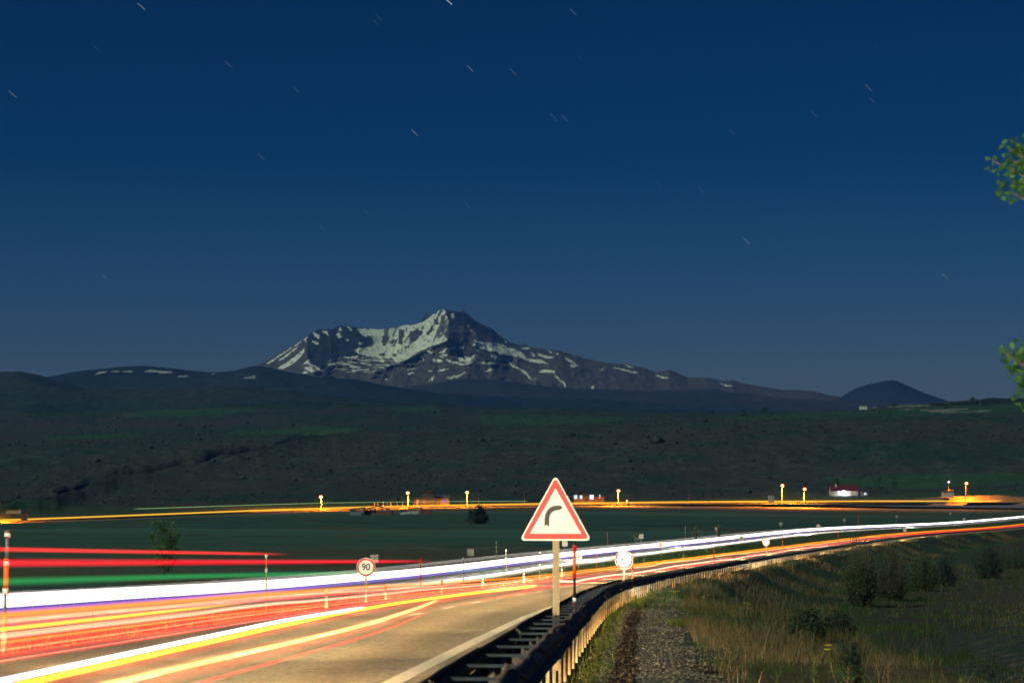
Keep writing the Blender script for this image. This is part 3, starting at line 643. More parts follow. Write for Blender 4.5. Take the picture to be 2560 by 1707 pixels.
def mt_col(X, Y, H, T, PX, py):
    n = fbm(PX * .09, py * .12, 5, 151); n2 = fbm(PX * .35, py * .35, 4, 155)
    wx = PX + 2.6 * n + 2.5 * n2; wy = py + 2.2 * fbm(PX * .3 + 9, py * .4, 4, 157)
    snow = np.zeros(PX.shape)
    for P in SNOW: snow = np.maximum(snow, inpoly(wx, wy, P))
    for P in HOLE: snow = np.minimum(snow, 1 - inpoly(wx, wy, P))
    reg = inpoly(PX, py, A([(1110, 965), (1300, 900), (1700, 860), (2100, 880), (2350, 960), (2330, 1040), (2080, 1140), (1500, 1150), (1170, 1060)]))
    st = fbm(PX * .05 + py * .06, py * .42 - PX * .05, 4, 161)
    snow = np.maximum(snow, reg * (st > .13))
    reg2 = inpoly(PX, py, B([(1150, 300), (1560, 260), (1900, 560), (1500, 640), (1160, 700)])); snow = np.maximum(snow, reg2 * (n2 + n > .95))
    coul = (fbm(PX * .11 + py * .05, py * .028, 4, 173) > .20) & (py < 868 + 8 * n) & (PX > 960) & (PX < 1130)
    snow = snow * (1 - .9 * coul) * (1 - .85 * ((fbm(PX * .2, py * .3, 3, 171) > .42)))
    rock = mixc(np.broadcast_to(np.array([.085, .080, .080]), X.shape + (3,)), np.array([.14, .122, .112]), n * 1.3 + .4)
    rock = mixc(rock, np.array([.028, .038, .052]), inpoly(wx, wy, A([(790, 430), (1400, 360), (1640, 420), (1900, 620), (1650, 860), (1300, 900), (1080, 980), (1100, 1100), (900, 1010), (800, 900), (770, 650)])) * .85)  # shaded cliff face painted into the rock colour as bluish dark
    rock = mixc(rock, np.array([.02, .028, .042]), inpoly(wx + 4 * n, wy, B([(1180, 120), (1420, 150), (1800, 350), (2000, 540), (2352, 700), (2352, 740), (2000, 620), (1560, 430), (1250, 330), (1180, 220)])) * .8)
    low = sstep(940, 985, py); rock = mixc(rock, np.array([.10, .085, .095]), low)
    return mixc(rock, np.array([.88, .90, .72]), snow)
mb_ = lambda add: (lambda px: np.maximum(interp_pts([(560, 860), (640, 862), (800, 880), (900, 896), (1000, 905), (1300, 930), (2050, 940)], px) + add, ridge_y(px) + add * .12))
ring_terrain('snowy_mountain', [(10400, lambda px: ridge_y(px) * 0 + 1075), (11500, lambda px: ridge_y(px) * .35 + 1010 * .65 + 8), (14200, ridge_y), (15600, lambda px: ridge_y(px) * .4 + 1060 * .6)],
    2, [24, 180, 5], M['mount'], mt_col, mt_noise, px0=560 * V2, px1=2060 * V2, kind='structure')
# rock tooth left of the summit
tb = MB()
for dx, hgt, wd in ((-14, 30, 8), (-6, 62, 12), (5, 74, 11), (14, 50, 10), (24, 26, 9)):
    cx, cyy, cz = P2W(1064 + dx * .55, 808, 14150)
    tb.add([(cx - wd, cyy - 30, cz - 55), (cx + wd, cyy - 30, cz - 55), (cx + wd, cyy + 40, cz - 55), (cx - wd, cyy + 40, cz - 55), (cx - wd * .4, cyy, cz + hgt), (cx + wd * .3, cyy, cz + hgt - 5)],
           [(0, 1, 5, 4), (1, 2, 5), (2, 3, 4, 5), (3, 0, 4)])
rk = noisy('mountain_rock', [(.05, .05, .065), (.09, .08, .085)], .02, .95, .5)
tb.obj('rock_tooth', rk, None, kind='structure')
ring_terrain('cone_hill', [(11300, lambda px: px * 0 + 1030), (11900, [(1500, 960), (1900, 935), (2050, 925), (2200, 935), (2500, 960)]),
    (12600, [(1500, 990), (1880, 930), (1925, 916), (1945, 903), (1962, 893), (1985, 884), (2010, 878), (2035, 874), (2055, 873), (2075, 880), (2100, 891), (2140, 907), (2180, 921), (2230, 934), (2500, 960)]),
    (13300, [(1500, 1000), (2050, 925), (2500, 990)])],
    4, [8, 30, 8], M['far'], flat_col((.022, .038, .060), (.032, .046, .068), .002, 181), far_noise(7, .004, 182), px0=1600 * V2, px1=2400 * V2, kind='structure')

# ------------------------------------------------------------------ stars, drawn out by the turning sky
sky_root = bpy.data.objects.new('sky', None); sky_root.location = (0, 50000, 8000); link(sky_root, None, kind='structure')
STARS = [(1020, -5, 1038, 11, 2.2, 1), (316, 8, 333, 23, 1.5, .55), (20, 209, 38, 225, 1.6, .32), (517, 141, 533, 156, 1.2, .22), (1073, 151, 1087, 165, 1.4, .4), (1171, 158, 1186, 174, 1.2, .25), (1310, 21, 1324, 36, 1.2, .28),
         (944, 297, 960, 313, 1.4, .42), (593, 353, 607, 368, 1.2, .22), (673, 199, 687, 213, 1.2, .16), (232, 630, 248, 644, 1.3, .2), (1265, 262, 1280, 279, 1.1, .2), (1290, 264, 1304, 279, 1.1, .2), (1707, 546, 1722, 562, 1.4, .34), (2163, 627, 2178, 643, 1.4, .3),
         (1987, 194, 2003, 210, 1.3, .25), (1995, 224, 2010, 238, 1.1, .15), (1861, 253, 1876, 269, 1.1, .15), (1675, 297, 1687, 309, 1.1, .14), (1605, 430, 1617, 444, 1.1, .14), (1505, 418, 1520, 434, 1.0, .1), (1068, 467, 1081, 480, 1.1, .14), (834, 481, 846, 493, 1.1, .14),
         (213, 104, 228, 118, 1.1, .12), (862, 32, 877, 47, 1.1, .1), (857, 46, 872, 60, 1.1, .1), (733, 517, 746, 529, 1.1, .14), (347, 545, 360, 558, 1.0, .1), (1326, 128, 1338, 141, 1.0, .1), (2005, 100, 2018, 113, 1.0, .06), (2160, 405, 2172, 418, 1.0, .08), (248, 780, 262, 793, 1.0, .08)]
smat = glowmat('starlight', (.80, .95, .72), .23)
for x0, y0, x1, y1, wd, br in STARS:
    Yd = 60000; p0 = np.array(P2W(x0 * V2, y0 * V2, Yd)); p1 = np.array(P2W(x1 * V2, y1 * V2, Yd)); hw_ = wd * .55 / F * Yd
    m = MB(); m.cyl(Vector(p0) - sky_root.location, Vector(p1) - sky_root.location, hw_, n=6)
    mesh_obj('star', m.V, m.F, smat, sky_root, attrs={'gain': np.full(len(m.V), br)})

# ------------------------------------------------------------------ guard rails
def place(o, y, off, dz=0, far=False, extra_rz=0):
    X, Y = frame(y, off); z = EYE - float(DR(y)) + (float(DF(y)) if far else 0) + dz
    o.location = (float(X), float(Y), z); o.rotation_euler = (0, 0, heading(y) + extra_rz)
    return o
WP = [(0.0, .30), (.012, .312), (.03, .30), (.085, .262), (.085, .235), (.03, .20), (.03, .125), (.085, .085), (.085, .055), (.03, .015), (.012, 0), (0, .01)]
def beam_mesh(name, L, sgn, mat, bulge=0):
    """W profile, along local y from 0..L, bulging towards sgn*x"""
    n = len(WP); nseg = 8; V = []; Fc = []
    for k in range(nseg + 1):
        t = k / nseg; y = t * (L + .16) - .08
        jog = .012 if t > .93 else 0
        wob = .012 * math.sin(t * math.pi * 2 + bulge)
        for side in (0, 1):
            for (a, b) in WP: V.append((sgn * (a + jog + .004 * side * -1) + wob, y, b + wob * .5))
    for k in range(nseg):
        for side in (0, 1):
            for i in range(n - 1):
                p = (k * 2 + side) * n + i; q = p + 2 * n
                Fc.append((p, p + 1, q + 1, q) if side == 0 else (p, q, q + 1, p + 1))
    me = bpy.data.meshes.new(name); me.from_pydata(V, [], Fc); me.materials.append(mat); me.update()
    return me
def strip_beam(name, off, y0, y1, z0, mat, parent, far=False, sgn=1, step=4):
    yy = np.arange(y0, y1 + step, step); V = []; n = len(WP)
    for y in yy:
        for a, b in WP:
            X, Y = frame(y, off + sgn * a); V.append((float(X), float(Y), EYE - float(DR(y)) + (float(DF(y)) if far else 0) + z0 + b))
    Fc = [(k * n + i, k * n + i + 1, (k + 1) * n + i + 1, (k + 1) * n + i) for k in range(len(yy) - 1) for i in range(n - 1)]
    return mesh_obj(name, V, Fc, mat, parent, kind='stuff')
rail = bpy.data.objects.new('guard_rail', None); rail.location = (0, 0, 0)
link(rail, None, label='double-sided steel guard rail on cream posts running along the right edge of the near road', category='guard rail')
front_m = [beam_mesh('beam', 4, -1, M['beam'], b) for b in (0, 1.3, 2.6)]
rear_m = [beam_mesh('beam', 4, 1, M['beam2'], b) for b in (.5, 1.9, 3.1)]
NEAR_END = 190
def put(o, y, off, dz, pit=True):
    place(o, y, off, dz)
    if pit:
        o.rotation_euler = (Matrix.Rotation(heading(y), 4, 'Z') @ Matrix.Rotation(pitch(y), 4, 'X')).to_euler()
    return o
for k in range(-2, NEAR_END // 4 + 1):
    y = k * 4.0
    o = bpy.data.objects.new('beam', front_m[k % 3]); link(o, rail); put(o, y, 0.0, .45 + random.uniform(-.012, .012))
    o = bpy.data.objects.new('beam', rear_m[k % 3]); link(o, rail, label='rusty rear beam') if False else link(o, rail); put(o, y, -.50, .45 + random.uniform(-.02, .02))
    o.rotation_euler.z += random.uniform(-.006, .006)
cap_mesh = []
for q in range(4):
    cm = MB(); pv_ = None
    for k in range(9):
        t = k / 8; p = Vector((.02 * math.sin(t * 6.3 + q * 1.7) + .012 * math.sin(t * 13 + q), t * 4.02, .305 + .018 * math.sin(t * 7.1 + q * 2.3)))
        if pv_ is not None: cm.cyl(pv_, p, .021, n=6, cap=False)
        pv_ = p
    t_ = cm.obj('top_lip', noisy('brown_rail_lip', [(.10, .055, .035), (.34, .19, .12), (.5, .3, .2)], 4, .6, .2) if q == 0 else cap_mesh[0].materials[0], None); cap_mesh.append(t_.data); bpy.data.objects.remove(t_)
for k in range(-2, 28):
    o = bpy.data.objects.new('top_lip', cap_mesh[k % 4]); link(o, rail); put(o, k * 4.0, -.50, .455 + random.uniform(-.012, .012)); o.rotation_euler.z += random.uniform(-.008, .008)
pm = MB(); pm.box(-.019, .019, -.03, -.024, -.05, .62); pm.box(-.019, -.013, -.024, .005, -.05, .62)
post_me = pm.obj('post', M['post'], None); post_mesh = post_me.data; bpy.data.objects.remove(post_me)
sm_ = MB(); sm_.box(-.235, .235, -.035, .035, 0, .006); sm_.box(-.235, .235, -.035, -.029, -.016, 0); t_ = sm_.obj('spacer', M['galv'], None); spacer_mesh = t_.data; bpy.data.objects.remove(t_)
fp = MB(); fp.box(-.03, .03, -.05, .05, -.05, .62); t_ = fp.obj('post', M['beam'], None); fpost_mesh = t_.data; bpy.data.objects.remove(t_)
bm_ = MB(); bm_.box(-.05, .05, -.02, .02, 0, .03); t_ = bm_.obj('reflector', M['orange'], None); refl_mesh = t_.data; bpy.data.objects.remove(t_)
for k in range(-4, NEAR_END // 2 + 1):
    y = k * 2.0
    put(link(bpy.data.objects.new('post', post_mesh), rail), y, -.46, -.02 + random.uniform(-.015, .01), False).rotation_euler.x = random.uniform(-.03, .03)
    put(link(bpy.data.objects.new('spacer', spacer_mesh), rail), y + .1, -.24, .70)
    put(link(bpy.data.objects.new('front_post', fpost_mesh), rail), y, -.05, -.02, False)
strip_beam('distant_front_beam', 0.0, NEAR_END + 4, 1100, .45, M['beam'], rail, sgn=-1)
strip_beam('distant_rear_beam', -.5, NEAR_END + 4, 1100, .45, M['galv'], rail, sgn=-1)
dp = MB()
for k in range(NEAR_END // 2 + 1, 550):
    y = k * 2.0; X, Y = frame(y, -.46); z = EYE - float(DR(y)); X2, _ = frame(y, -.02)
    dp.box(X - .045, X + .045, Y - .05, Y + .05, z - .3, z + .62); dp.box(float(X2) - .0, float(X), Y - .03, Y + .03, z + .68, z + .74)
dp.obj('distant_posts', M['post'], rail, kind='stuff')
# far rail beyond the second carriageway
rail2 = bpy.data.objects.new('guard_rail', None)
link(rail2, None, label='long pale guard rail on the far side of the second carriageway', category='guard rail')
fm = beam_mesh('beam', 4, 1, M['white'], 0)
for k in range(22, 140):
    y = k * 4.0; o = bpy.data.objects.new('beam', fm if k % 2 else fm); link(o, rail2); place(o, y, 26.2, .45, True)
    o.rotation_euler = (Matrix.Rotation(heading(y), 4, 'Z') @ Matrix.Rotation(-math.atan(float((DR(y + 1) - DF(y + 1) - DR(y - 1) + DF(y - 1)) / 2)), 4, 'X')).to_euler()
strip_beam('distant_beam', 26.2, 560, 1200, .45, M['post'], rail2, True, -1)
strip_beam('near_beam', 26.2, -40, 88, .45, M['post'], rail2, True, -1)
for k in range(44, 280):
    y = k * 2.0; place(link(bpy.data.objects.new('post', post_mesh), rail2), y, 26.35, -.02, True)

# ------------------------------------------------------------------ signs and marker poles
def disc(m, r, y0, y1, n=32, r_in=None):
    if r_in is None: m.prism([(r * math.cos(2 * math.pi * k / n), r * math.sin(2 * math.pi * k / n)) for k in range(n)][::-1], y0, y1)
    else:
        V = []; Fc = []
        for k in range(n):
            c, s = math.cos(2 * math.pi * k / n), math.sin(2 * math.pi * k / n)
            V += [(r * c, y0, r * s), (r_in * c, y0, r_in * s), (r * c, y1, r * s), (r_in * c, y1, r_in * s)]
        for k in range(n):
            a = 4 * k; b = 4 * ((k + 1) % n)
            Fc += [(a, a + 1, b + 1, b), (a + 2, b + 2, b + 3, a + 3), (a, b, b + 2, a + 2), (a + 1, a + 3, b + 3, b + 1)]
        m.add(V, Fc)
def text(parent, s, size, loc, mat, sx=1.0):
    cu = bpy.data.curves.new('digits', 'FONT'); cu.body = s; cu.size = size; cu.align_x = 'CENTER'; cu.align_y = 'CENTER'; cu.extrude = .002; cu.offset = size * .022
    cu.materials.append(mat); tmp = bpy.data.objects.new('digits_curve', cu); COL.objects.link(tmp); dg = bpy.context.evaluated_depsgraph_get(); me = bpy.data.meshes.new_from_object(tmp.evaluated_get(dg)); bpy.data.objects.remove(tmp); o = bpy.data.objects.new('digits', me); link(o, parent); o.location = loc; o.rotation_euler = (R(90), 0, 0); o.scale = (sx, 1, 1); return o
def speed_sign(px, o, rad, disc_py, base_drop, label, far=False, lit=False, grp='ninety speed limit signs'):
    y = y_at(px, o); X, Y = frame(y, o); zb = EYE - float(DR(y)) + (float(DF(y)) if far else 0) - .1
    t = root('speed_limit_sign', (float(X), float(Y), zb), label, 'road sign', grp)
    zc = EYE - (disc_py - HOR) / F * float(Y) - zb
    MB().box(-.04, .04, -.02, .02, 0, zc + rad * .6).obj('post', M['signpost'], t)
    m = MB(); disc(m, rad, -.06, -.04); pl = m.obj('plate', M['white'], t)
    m = MB(); disc(m, rad * .96, -.064, -.0605, r_in=rad * .77); rg = m.obj('red_ring', M['red'], t)
    pl.location.z = rg.location.z = zc
    text(t, '90', rad * .98, (0, -.066, zc), M['black'], .92)
    return t
speed_sign(915, 8.95, .345, 1417, 0, 'round 90 sign with red ring on a post left of the big triangle')
speed_sign(1560, -.25, .355, 1398, 0, 'glaring round 90 sign rising from the guard rail to the right of the triangular sign')
def plain_round(px, o, rad, disc_py, label, mat, far=False):
    y = y_at(px, o); X, Y = frame(y, o); zb = EYE - float(DR(y)) + (float(DF(y)) if far else 0) - .1
    t = root('round_sign', (float(X), float(Y), zb), label, 'road sign')
    zc = EYE - (disc_py - HOR) / F * float(Y) - zb
    MB().box(-.04, .04, -.02, .02, 0, max(zc, .3)).obj('post', M['signpost'], t)
    m = MB(); disc(m, rad, -.06, -.04, 24); a = m.obj('plate', M['white'], t); m = MB(); disc(m, rad * .95, -.064, -.0605, 24, rad * .74); b = m.obj('ring', mat, t)
    a.location.z = b.location.z = zc; return t
plain_round(1915, -.25, .36, 1355, 'bright round sign beside the far bend of the guard rail over the red trails', M['orange'])
plain_round(2046, 16.0, .42, 1315, 'small round orange-lit sign above the white light band, left of the roadside bush', M['orange'], True)
plain_round(2262, -.25, .36, 1325, 'far round orange-lit sign by the rail, just right of the roadside bush', M['orange'])
plain_round(2410, 16.0, .40, 1297, 'tiny red-ringed round sign against the white light band at far right', M['red'], True)

# big bend-to-the-right triangle
yT = y_at(1390, -.25); XT, YT = frame(yT, -.25); XT = float(XT); YT = float(YT)
zT = EYE - float(DR(yT)) - .05
tri = root('warning_sign', (XT, YT, zT), 'large red-bordered triangular sign with a black bend-right arrow on a perforated post', 'road sign')
sc_ = YT / F
ztop = EYE - (1198 - HOR) * sc_ - zT; zbot = EYE - (1349.5 - HOR) * sc_ - zT; side = 170 * sc_; cxT = (1388.5 - 1280) * sc_ - XT
def rtri(half, z0, z1, rad, n=6):
    """rounded triangle: base half width, base z, apex z"""
    P = [Vector((-half, z0)), Vector((half, z0)), Vector((0, z1))]; out_ = []
    c = (P[0] + P[1] + P[2]) / 3
    for i in range(3):
        p = P[i]; a = (P[i - 1] - p).normalized(); b = (P[(i + 1) % 3] - p).normalized()
        ang = a.angle(b); d = rad / math.tan(ang / 2); s0 = p + a * d; s1 = p + b * d; cc = p + (a + b).normalized() * (rad / math.sin(ang / 2))
        a0 = math.atan2(s0.y - cc.y, s0.x - cc.x); a1 = math.atan2(s1.y - cc.y, s1.x - cc.x)
        while a1 < a0: a1 += 2 * math.pi
        for k in range(n + 1):
            t = a0 + (a1 - a0) * k / n; out_.append((cc.x + rad * math.cos(t) + cxT, cc.y + rad * math.sin(t)))
    return out_
px_ = sc_
outer = rtri(side / 2 + 5 * px_, zbot - 1 * px_, ztop + 12 * px_, .042)
MB().prism(outer, -.082, -.066).obj('plate', M['white'], tri)
def ring2(a, b, y0, y1):
    n = len(a); V = []; Fc = []
    for i in range(n): V += [(a[i][0], y0, a[i][1]), (b[i][0], y0, b[i][1]), (a[i][0], y1, a[i][1]), (b[i][0], y1, b[i][1])]
    for i in range(n):
        p = 4 * i; q = 4 * ((i + 1) % n); Fc += [(p, q, q + 1, p + 1), (p, p + 2, q + 2, q), (p + 1, q + 1, q + 3, p + 3)]
    m = MB(); m.add(V, Fc); return m
H_ = ztop - zbot
a_ = rtri(side / 2 - 1.5 * px_, zbot + 3.2 * px_, ztop + 5 * px_, .034); b_ = rtri(side / 2 - 21 * px_, zbot + 16.5 * px_, ztop - 21.5 * px_, .0015)
ring2(a_, b_, -.086, -.0825).obj('red_border', M['red'], tri)
def zpt(zx, zy): return ((1200 + zx / 3.36 - 1280) * sc_ - XT, EYE - (1150 + zy / 3.36 - HOR) * sc_ - zT)
arc_o = [(541, 555), (540, 500), (546, 460), (560, 425), (585, 398), (615, 383), (645, 378), (678, 379)]
arc_i = [(579, 558), (577, 505), (583, 470), (598, 442), (622, 425), (650, 419), (668, 416)]
pts = [zpt(*p) for p in arc_o] + [zpt(692, 400)] + [zpt(*p) for p in arc_i[::-1]] + [zpt(559, 541)]
m = MB(); bmx = bmesh.new(); vs = [bmx.verts.new((x, -.0865, z)) for x, z in pts]; f_ = bmx.faces.new(vs)
bmesh.ops.triangulate(bmx, faces=[f_]); ex = bmesh.ops.extrude_face_region(bmx, geom=bmx.faces[:]); bmesh.ops.translate(bmx, verts=[v for v in ex['geom'] if isinstance(v, bmesh.types.BMVert)], vec=(0, .003, 0))
me = bpy.data.meshes.new('bend_arrow'); bmx.to_mesh(me); bmx.free(); me.materials.append(M['black']); link(bpy.data.objects.new('bend_arrow', me), tri)
zc1 = ztop - .35
pst = MB(); x0 = (1381.5 - 1280) * sc_ - XT; x1 = (1398.5 - 1280) * sc_ - XT; xm = (x0 + x1) / 2
pst.box(x0, xm - .008, -.045, -.040, 0, zc1); pst.box(xm + .008, x1, -.045, -.040, 0, zc1); pst.box(xm - .008, xm + .008, -.014, -.009, 0, zc1)
pst.box(xm - .013, xm - .008, -.040, -.009, 0, zc1); pst.box(xm + .008, xm + .013, -.040, -.009, 0, zc1)
pst.obj('post', M['signpost'], tri)
hm = MB()
for k in range(int(zc1 / .05)): hm.cyl((xm + .028, -.0465, .03 + k * .05), (xm + .028, -.0452, .03 + k * .05), .007, n=6)
hm.obj('post_holes', M['black'], tri, kind='stuff')
for zz in (zbot + .12, zbot + .38): MB().box(x0 - .06 + cxT * 0, x1 + .06, -.066, -.046, zz, zz + .035).obj('bracket', M['galv'], tri)

# striped snow pole between the beams, beside the triangle
def banded_pole(name, loc, bands, label, grp=None, rad=.028, mats=None, cat='snow pole', tilt=0):
    t = root(name, loc, label, cat, grp); t.rotation_euler = (0, tilt, 0)
    for (z0, z1, mk, rr, nm) in bands:
        MB().cyl((0, 0, z0), (0, 0, z1), rad * rr, n=10).obj(nm, M[mk], t, True)
    return t
yP = y_at(1436, -.25); XP, YP = frame(yP, -.25); zP = EYE - float(DR(yP)); sP = float(YP) / F
zz = lambda py: EYE - (py - HOR) * sP - zP
banded_pole('snow_pole', (float(XP), float(YP), zP), [(0, zz(1519), 'dark', .7, 'pole'), (zz(1519), zz(1506), 'red', 1.15, 'band'), (zz(1506), zz(1493), 'white', 1.1, 'band'), (zz(1493), zz(1440), 'dark', .85, 'pole'),
    (zz(1445), zz(1433), 'red', 1.0, 'reflector'), (zz(1433), zz(1390), 'orange', 1.0, 'band'), (zz(1390), zz(1381), 'orange', .75, 'band'), (zz(1381), zz(1362), 'orange', 1.15, 'band'), (zz(1375), zz(1364), 'red', 1.2, 'reflector'), (zz(1362), zz(1345), 'dark', .8, 'pole')],
    'orange and red banded snow pole standing behind the right foot of the triangular sign', rad=.032)
# cream pole at the left edge of the photograph
yL = 39.5; gl = P2W(7, 1672, yL); sL = yL / F; zq = lambda py: (1672 - py) * sL
banded_pole('snow_pole', gl, [(-.1, zq(1540), 'post', 1.15, 'pole'), (zq(1540), zq(1485), 'galv', .6, 'pole'), (zq(1485), zq(1470), 'white', 1.3, 'reflector'), (zq(1470), zq(1395), 'orange', 1.15, 'band'), (zq(1412), zq(1402), 'white', 1.25, 'reflector'),
    (zq(1395), zq(1343), 'galv', .8, 'pole'), (zq(1343), zq(1329), 'red', 1.25, 'band'), (zq(1341), zq(1331), 'white', 1.3, 'reflector'), (zq(1329), zq(1325), 'galv', 1.0, 'pole')],
    'tall snow pole with white caps at the extreme left edge of the picture', rad=.043, tilt=.035)
# slim poles with reflectors
def slim_pole(px, o, top, label, dots, mk, far=False, grp='slim reflector poles', rad=.025):
    y = y_at(px, o); X, Y = frame(y, o); X = float(X); Y = float(Y)
    g = float(ground_z(np.array([X]), np.array([Y]))[0]) - .05; s = Y / F; ht = EYE - (top - HOR) * s - g
    t = root('reflector_pole', (X, Y, g), label, 'reflector pole', grp)
    rr = max(rad, .22 * s)
    MB().cyl((0, 0, 0), (0, 0, ht), rr, n=6).obj('pole', M['signpost' if mk == 'white' else 'orange'], t)
    for d in dots: MB().cyl((0, -.005, ht - d - .13), (0, -.005, ht - d), rr * 1.9, n=8).obj('reflector', M[mk], t)
    return t
SP_L = [(666, 12.0, 1385, 'white-capped slim pole left of the first 90 sign', (0, .5, 1.0), 'white', False), (1051, 12.0, 1394, 'red-capped slim pole in the median, first one right of the near 90 sign', (0, 1.0), 'red', False),
        (1159, 12.0, 1393, 'white-capped slim pole in the median, second one right of the near 90 sign', (0, 1.0), 'white', False), (1240.8, 27.4, 1354, 'isolated pole with four white dots beyond the far rail, left of the triangle', (0, .45, .9, 1.35), 'white', True),
        (1265, 12.5, 1373, 'slim white-dotted pole just left of the triangular sign', (0, .5), 'white', False), (1350, 13.0, 1379, 'slim white-dotted pole seen under the left corner of the triangle', (0, .9), 'white', False),
        (1492, 13.0, 1368, 'slim red-dotted pole between the triangle and the glaring 90 sign', (0, .9), 'red', False), (1519, 27.4, 1330, 'red-dotted pole beyond the far rail, right of the triangle', (0, .4, .8, 1.2), 'red', True),
        (1713, 27.4, 1315, 'white-dotted pole beyond the far rail by the two grey bushes', (0, .4, .8), 'white', True), (1709, 13.0, 1343, 'red-dotted pole in the median right of the glaring 90 sign', (0, 1.1), 'red', False),
        (1768, 13.0, 1339, 'white-dotted pole in the median, further on than the red-dotted one', (0, 1.0), 'white', False), (1581, -.25, 1386, 'dark red-banded pole standing close beside the glaring 90 sign', (0, .5), 'red', False),
        (1785, -.25, 1369, 'thin red-banded pole rising from the near rail where the road bends away', (0, .6), 'red', False), (1957, -.25, 1341, 'thin red pole on the near rail right of the bright round sign', (0, .6), 'red', False),
        (2096, -.25, 1330, 'thin dark pole on the near rail at the left side of the roadside bush', (0,), 'red', False), (2146, 27.4, 1285, 'tiny red and white pole beyond the far rail above the roadside bush', (0, .8), 'red', True),
        (2523, 27.4, 1266, 'pale dotted pole beyond the light trails at far right', (0, .8), 'white', True)]
for px, o, top, lab, dots, mk, far in SP_L: slim_pole(px, o, top, lab, dots, mk, far)
# short white marker posts along the median
ords = ['first', 'second', 'third', 'fourth', 'fifth', 'sixth', 'seventh', 'eighth', 'ninth', 'tenth']
for i, (px, top) in enumerate([(816, 1480), (964.6, 1470), (1104, 1442), (1206, 1436), (1310, 1419), (1405, 1411), (1609, 1387), (1707, 1374), (1810, 1361)]):
    o = 8.95 if px < 1300 else 9.3
    y = y_at(px, o); X, Y = frame(y, o); X = float(X); Y = float(Y); g = EYE - float(DR(y)) - .1
    t = root('marker_post', (X, Y, g), '%s short white marker post from the left along the median edge' % ords[i], 'marker post', 'short white marker posts along the median')
    h = .72
    m = MB(); m.prism([(-.045, 0), (.045, 0), (.045, h - .03), (.015, h), (-.03, h - .05), (-.045, h - .06)], -.03, .03); m.obj('body', M['post'], t)
    MB().box(-.046, .046, -.034, -.0305, h - .26, h - .14).obj('black_band', M['black'], t); MB().box(-.03, .03, -.038, -.0345, h - .235, h - .165).obj('reflector', M['red'], t)
# chevron boards facing the traffic
for i, (px, py, lab) in enumerate([(1447, 1390, 'nearest white chevron board, right beside the banded pole under the triangle'), (1652, 1361, 'second white chevron board, right of the glaring 90 sign'), (1853, 1345, 'third and smallest white chevron board, left of the bright far round sign')]):
    o = 15.6; y = y_at(px, o); X, Y = frame(y, o); X = float(X); Y = float(Y); g = float(ground_z(np.array([X]), np.array([Y]))[0]) - .05; s = Y / F
    t = root('chevron_board', (X, Y, g), lab, 'chevron sign', 'white chevron boards'); zc = EYE - (py - HOR) * s - g; a = .31
    MB().box(-.03, .03, -.02, .02, 0, zc).obj('post', M['signpost'], t)
    MB().box(-a, a, -.05, -.03, zc - a, zc + a).obj('plate', M['white'], t)
    m = MB(); m.prism([(-.15, zc + .2), (-.02, zc + .2), (.15, zc), (-.02, zc - .2), (-.15, zc - .2), (.02, zc)], -.056, -.051); m.obj('chevron', M['orange'], t)
# sign backs beyond the far rail
for i, (px, py) in enumerate([(936, 1396), (1177, 1380), (1412, 1358), (1602.7, 1340), (1792, 1322), (1951.7, 1309), (2110, 1299), (2242, 1290.5), (2375, 1283)]):
    o = 27.6; y = y_at(px, o); X, Y = frame(y, o); X = float(X); Y = float(Y); g = float(ground_z(np.array([X]), np.array([Y]))[0]) - .05; s = Y / F
    t = root('road_sign', (X, Y, g), '%s grey sign back from the left in the row beyond the far rail' % ords[i], 'road sign', 'grey sign backs beyond the far rail'); zc = EYE - (py - HOR) * s - g; a = .32
    MB().box(-.03, .03, -.02, .02, 0, zc).obj('post', M['signpost'], t)
    MB().box(-a, a, -.04, -.021, zc - a, zc + a).obj('plate', M['signback'], t); MB().box(-.02, .02, -.06, -.041, zc - a * .9, zc + a * .9).obj('stiffener', M['galv'], t)

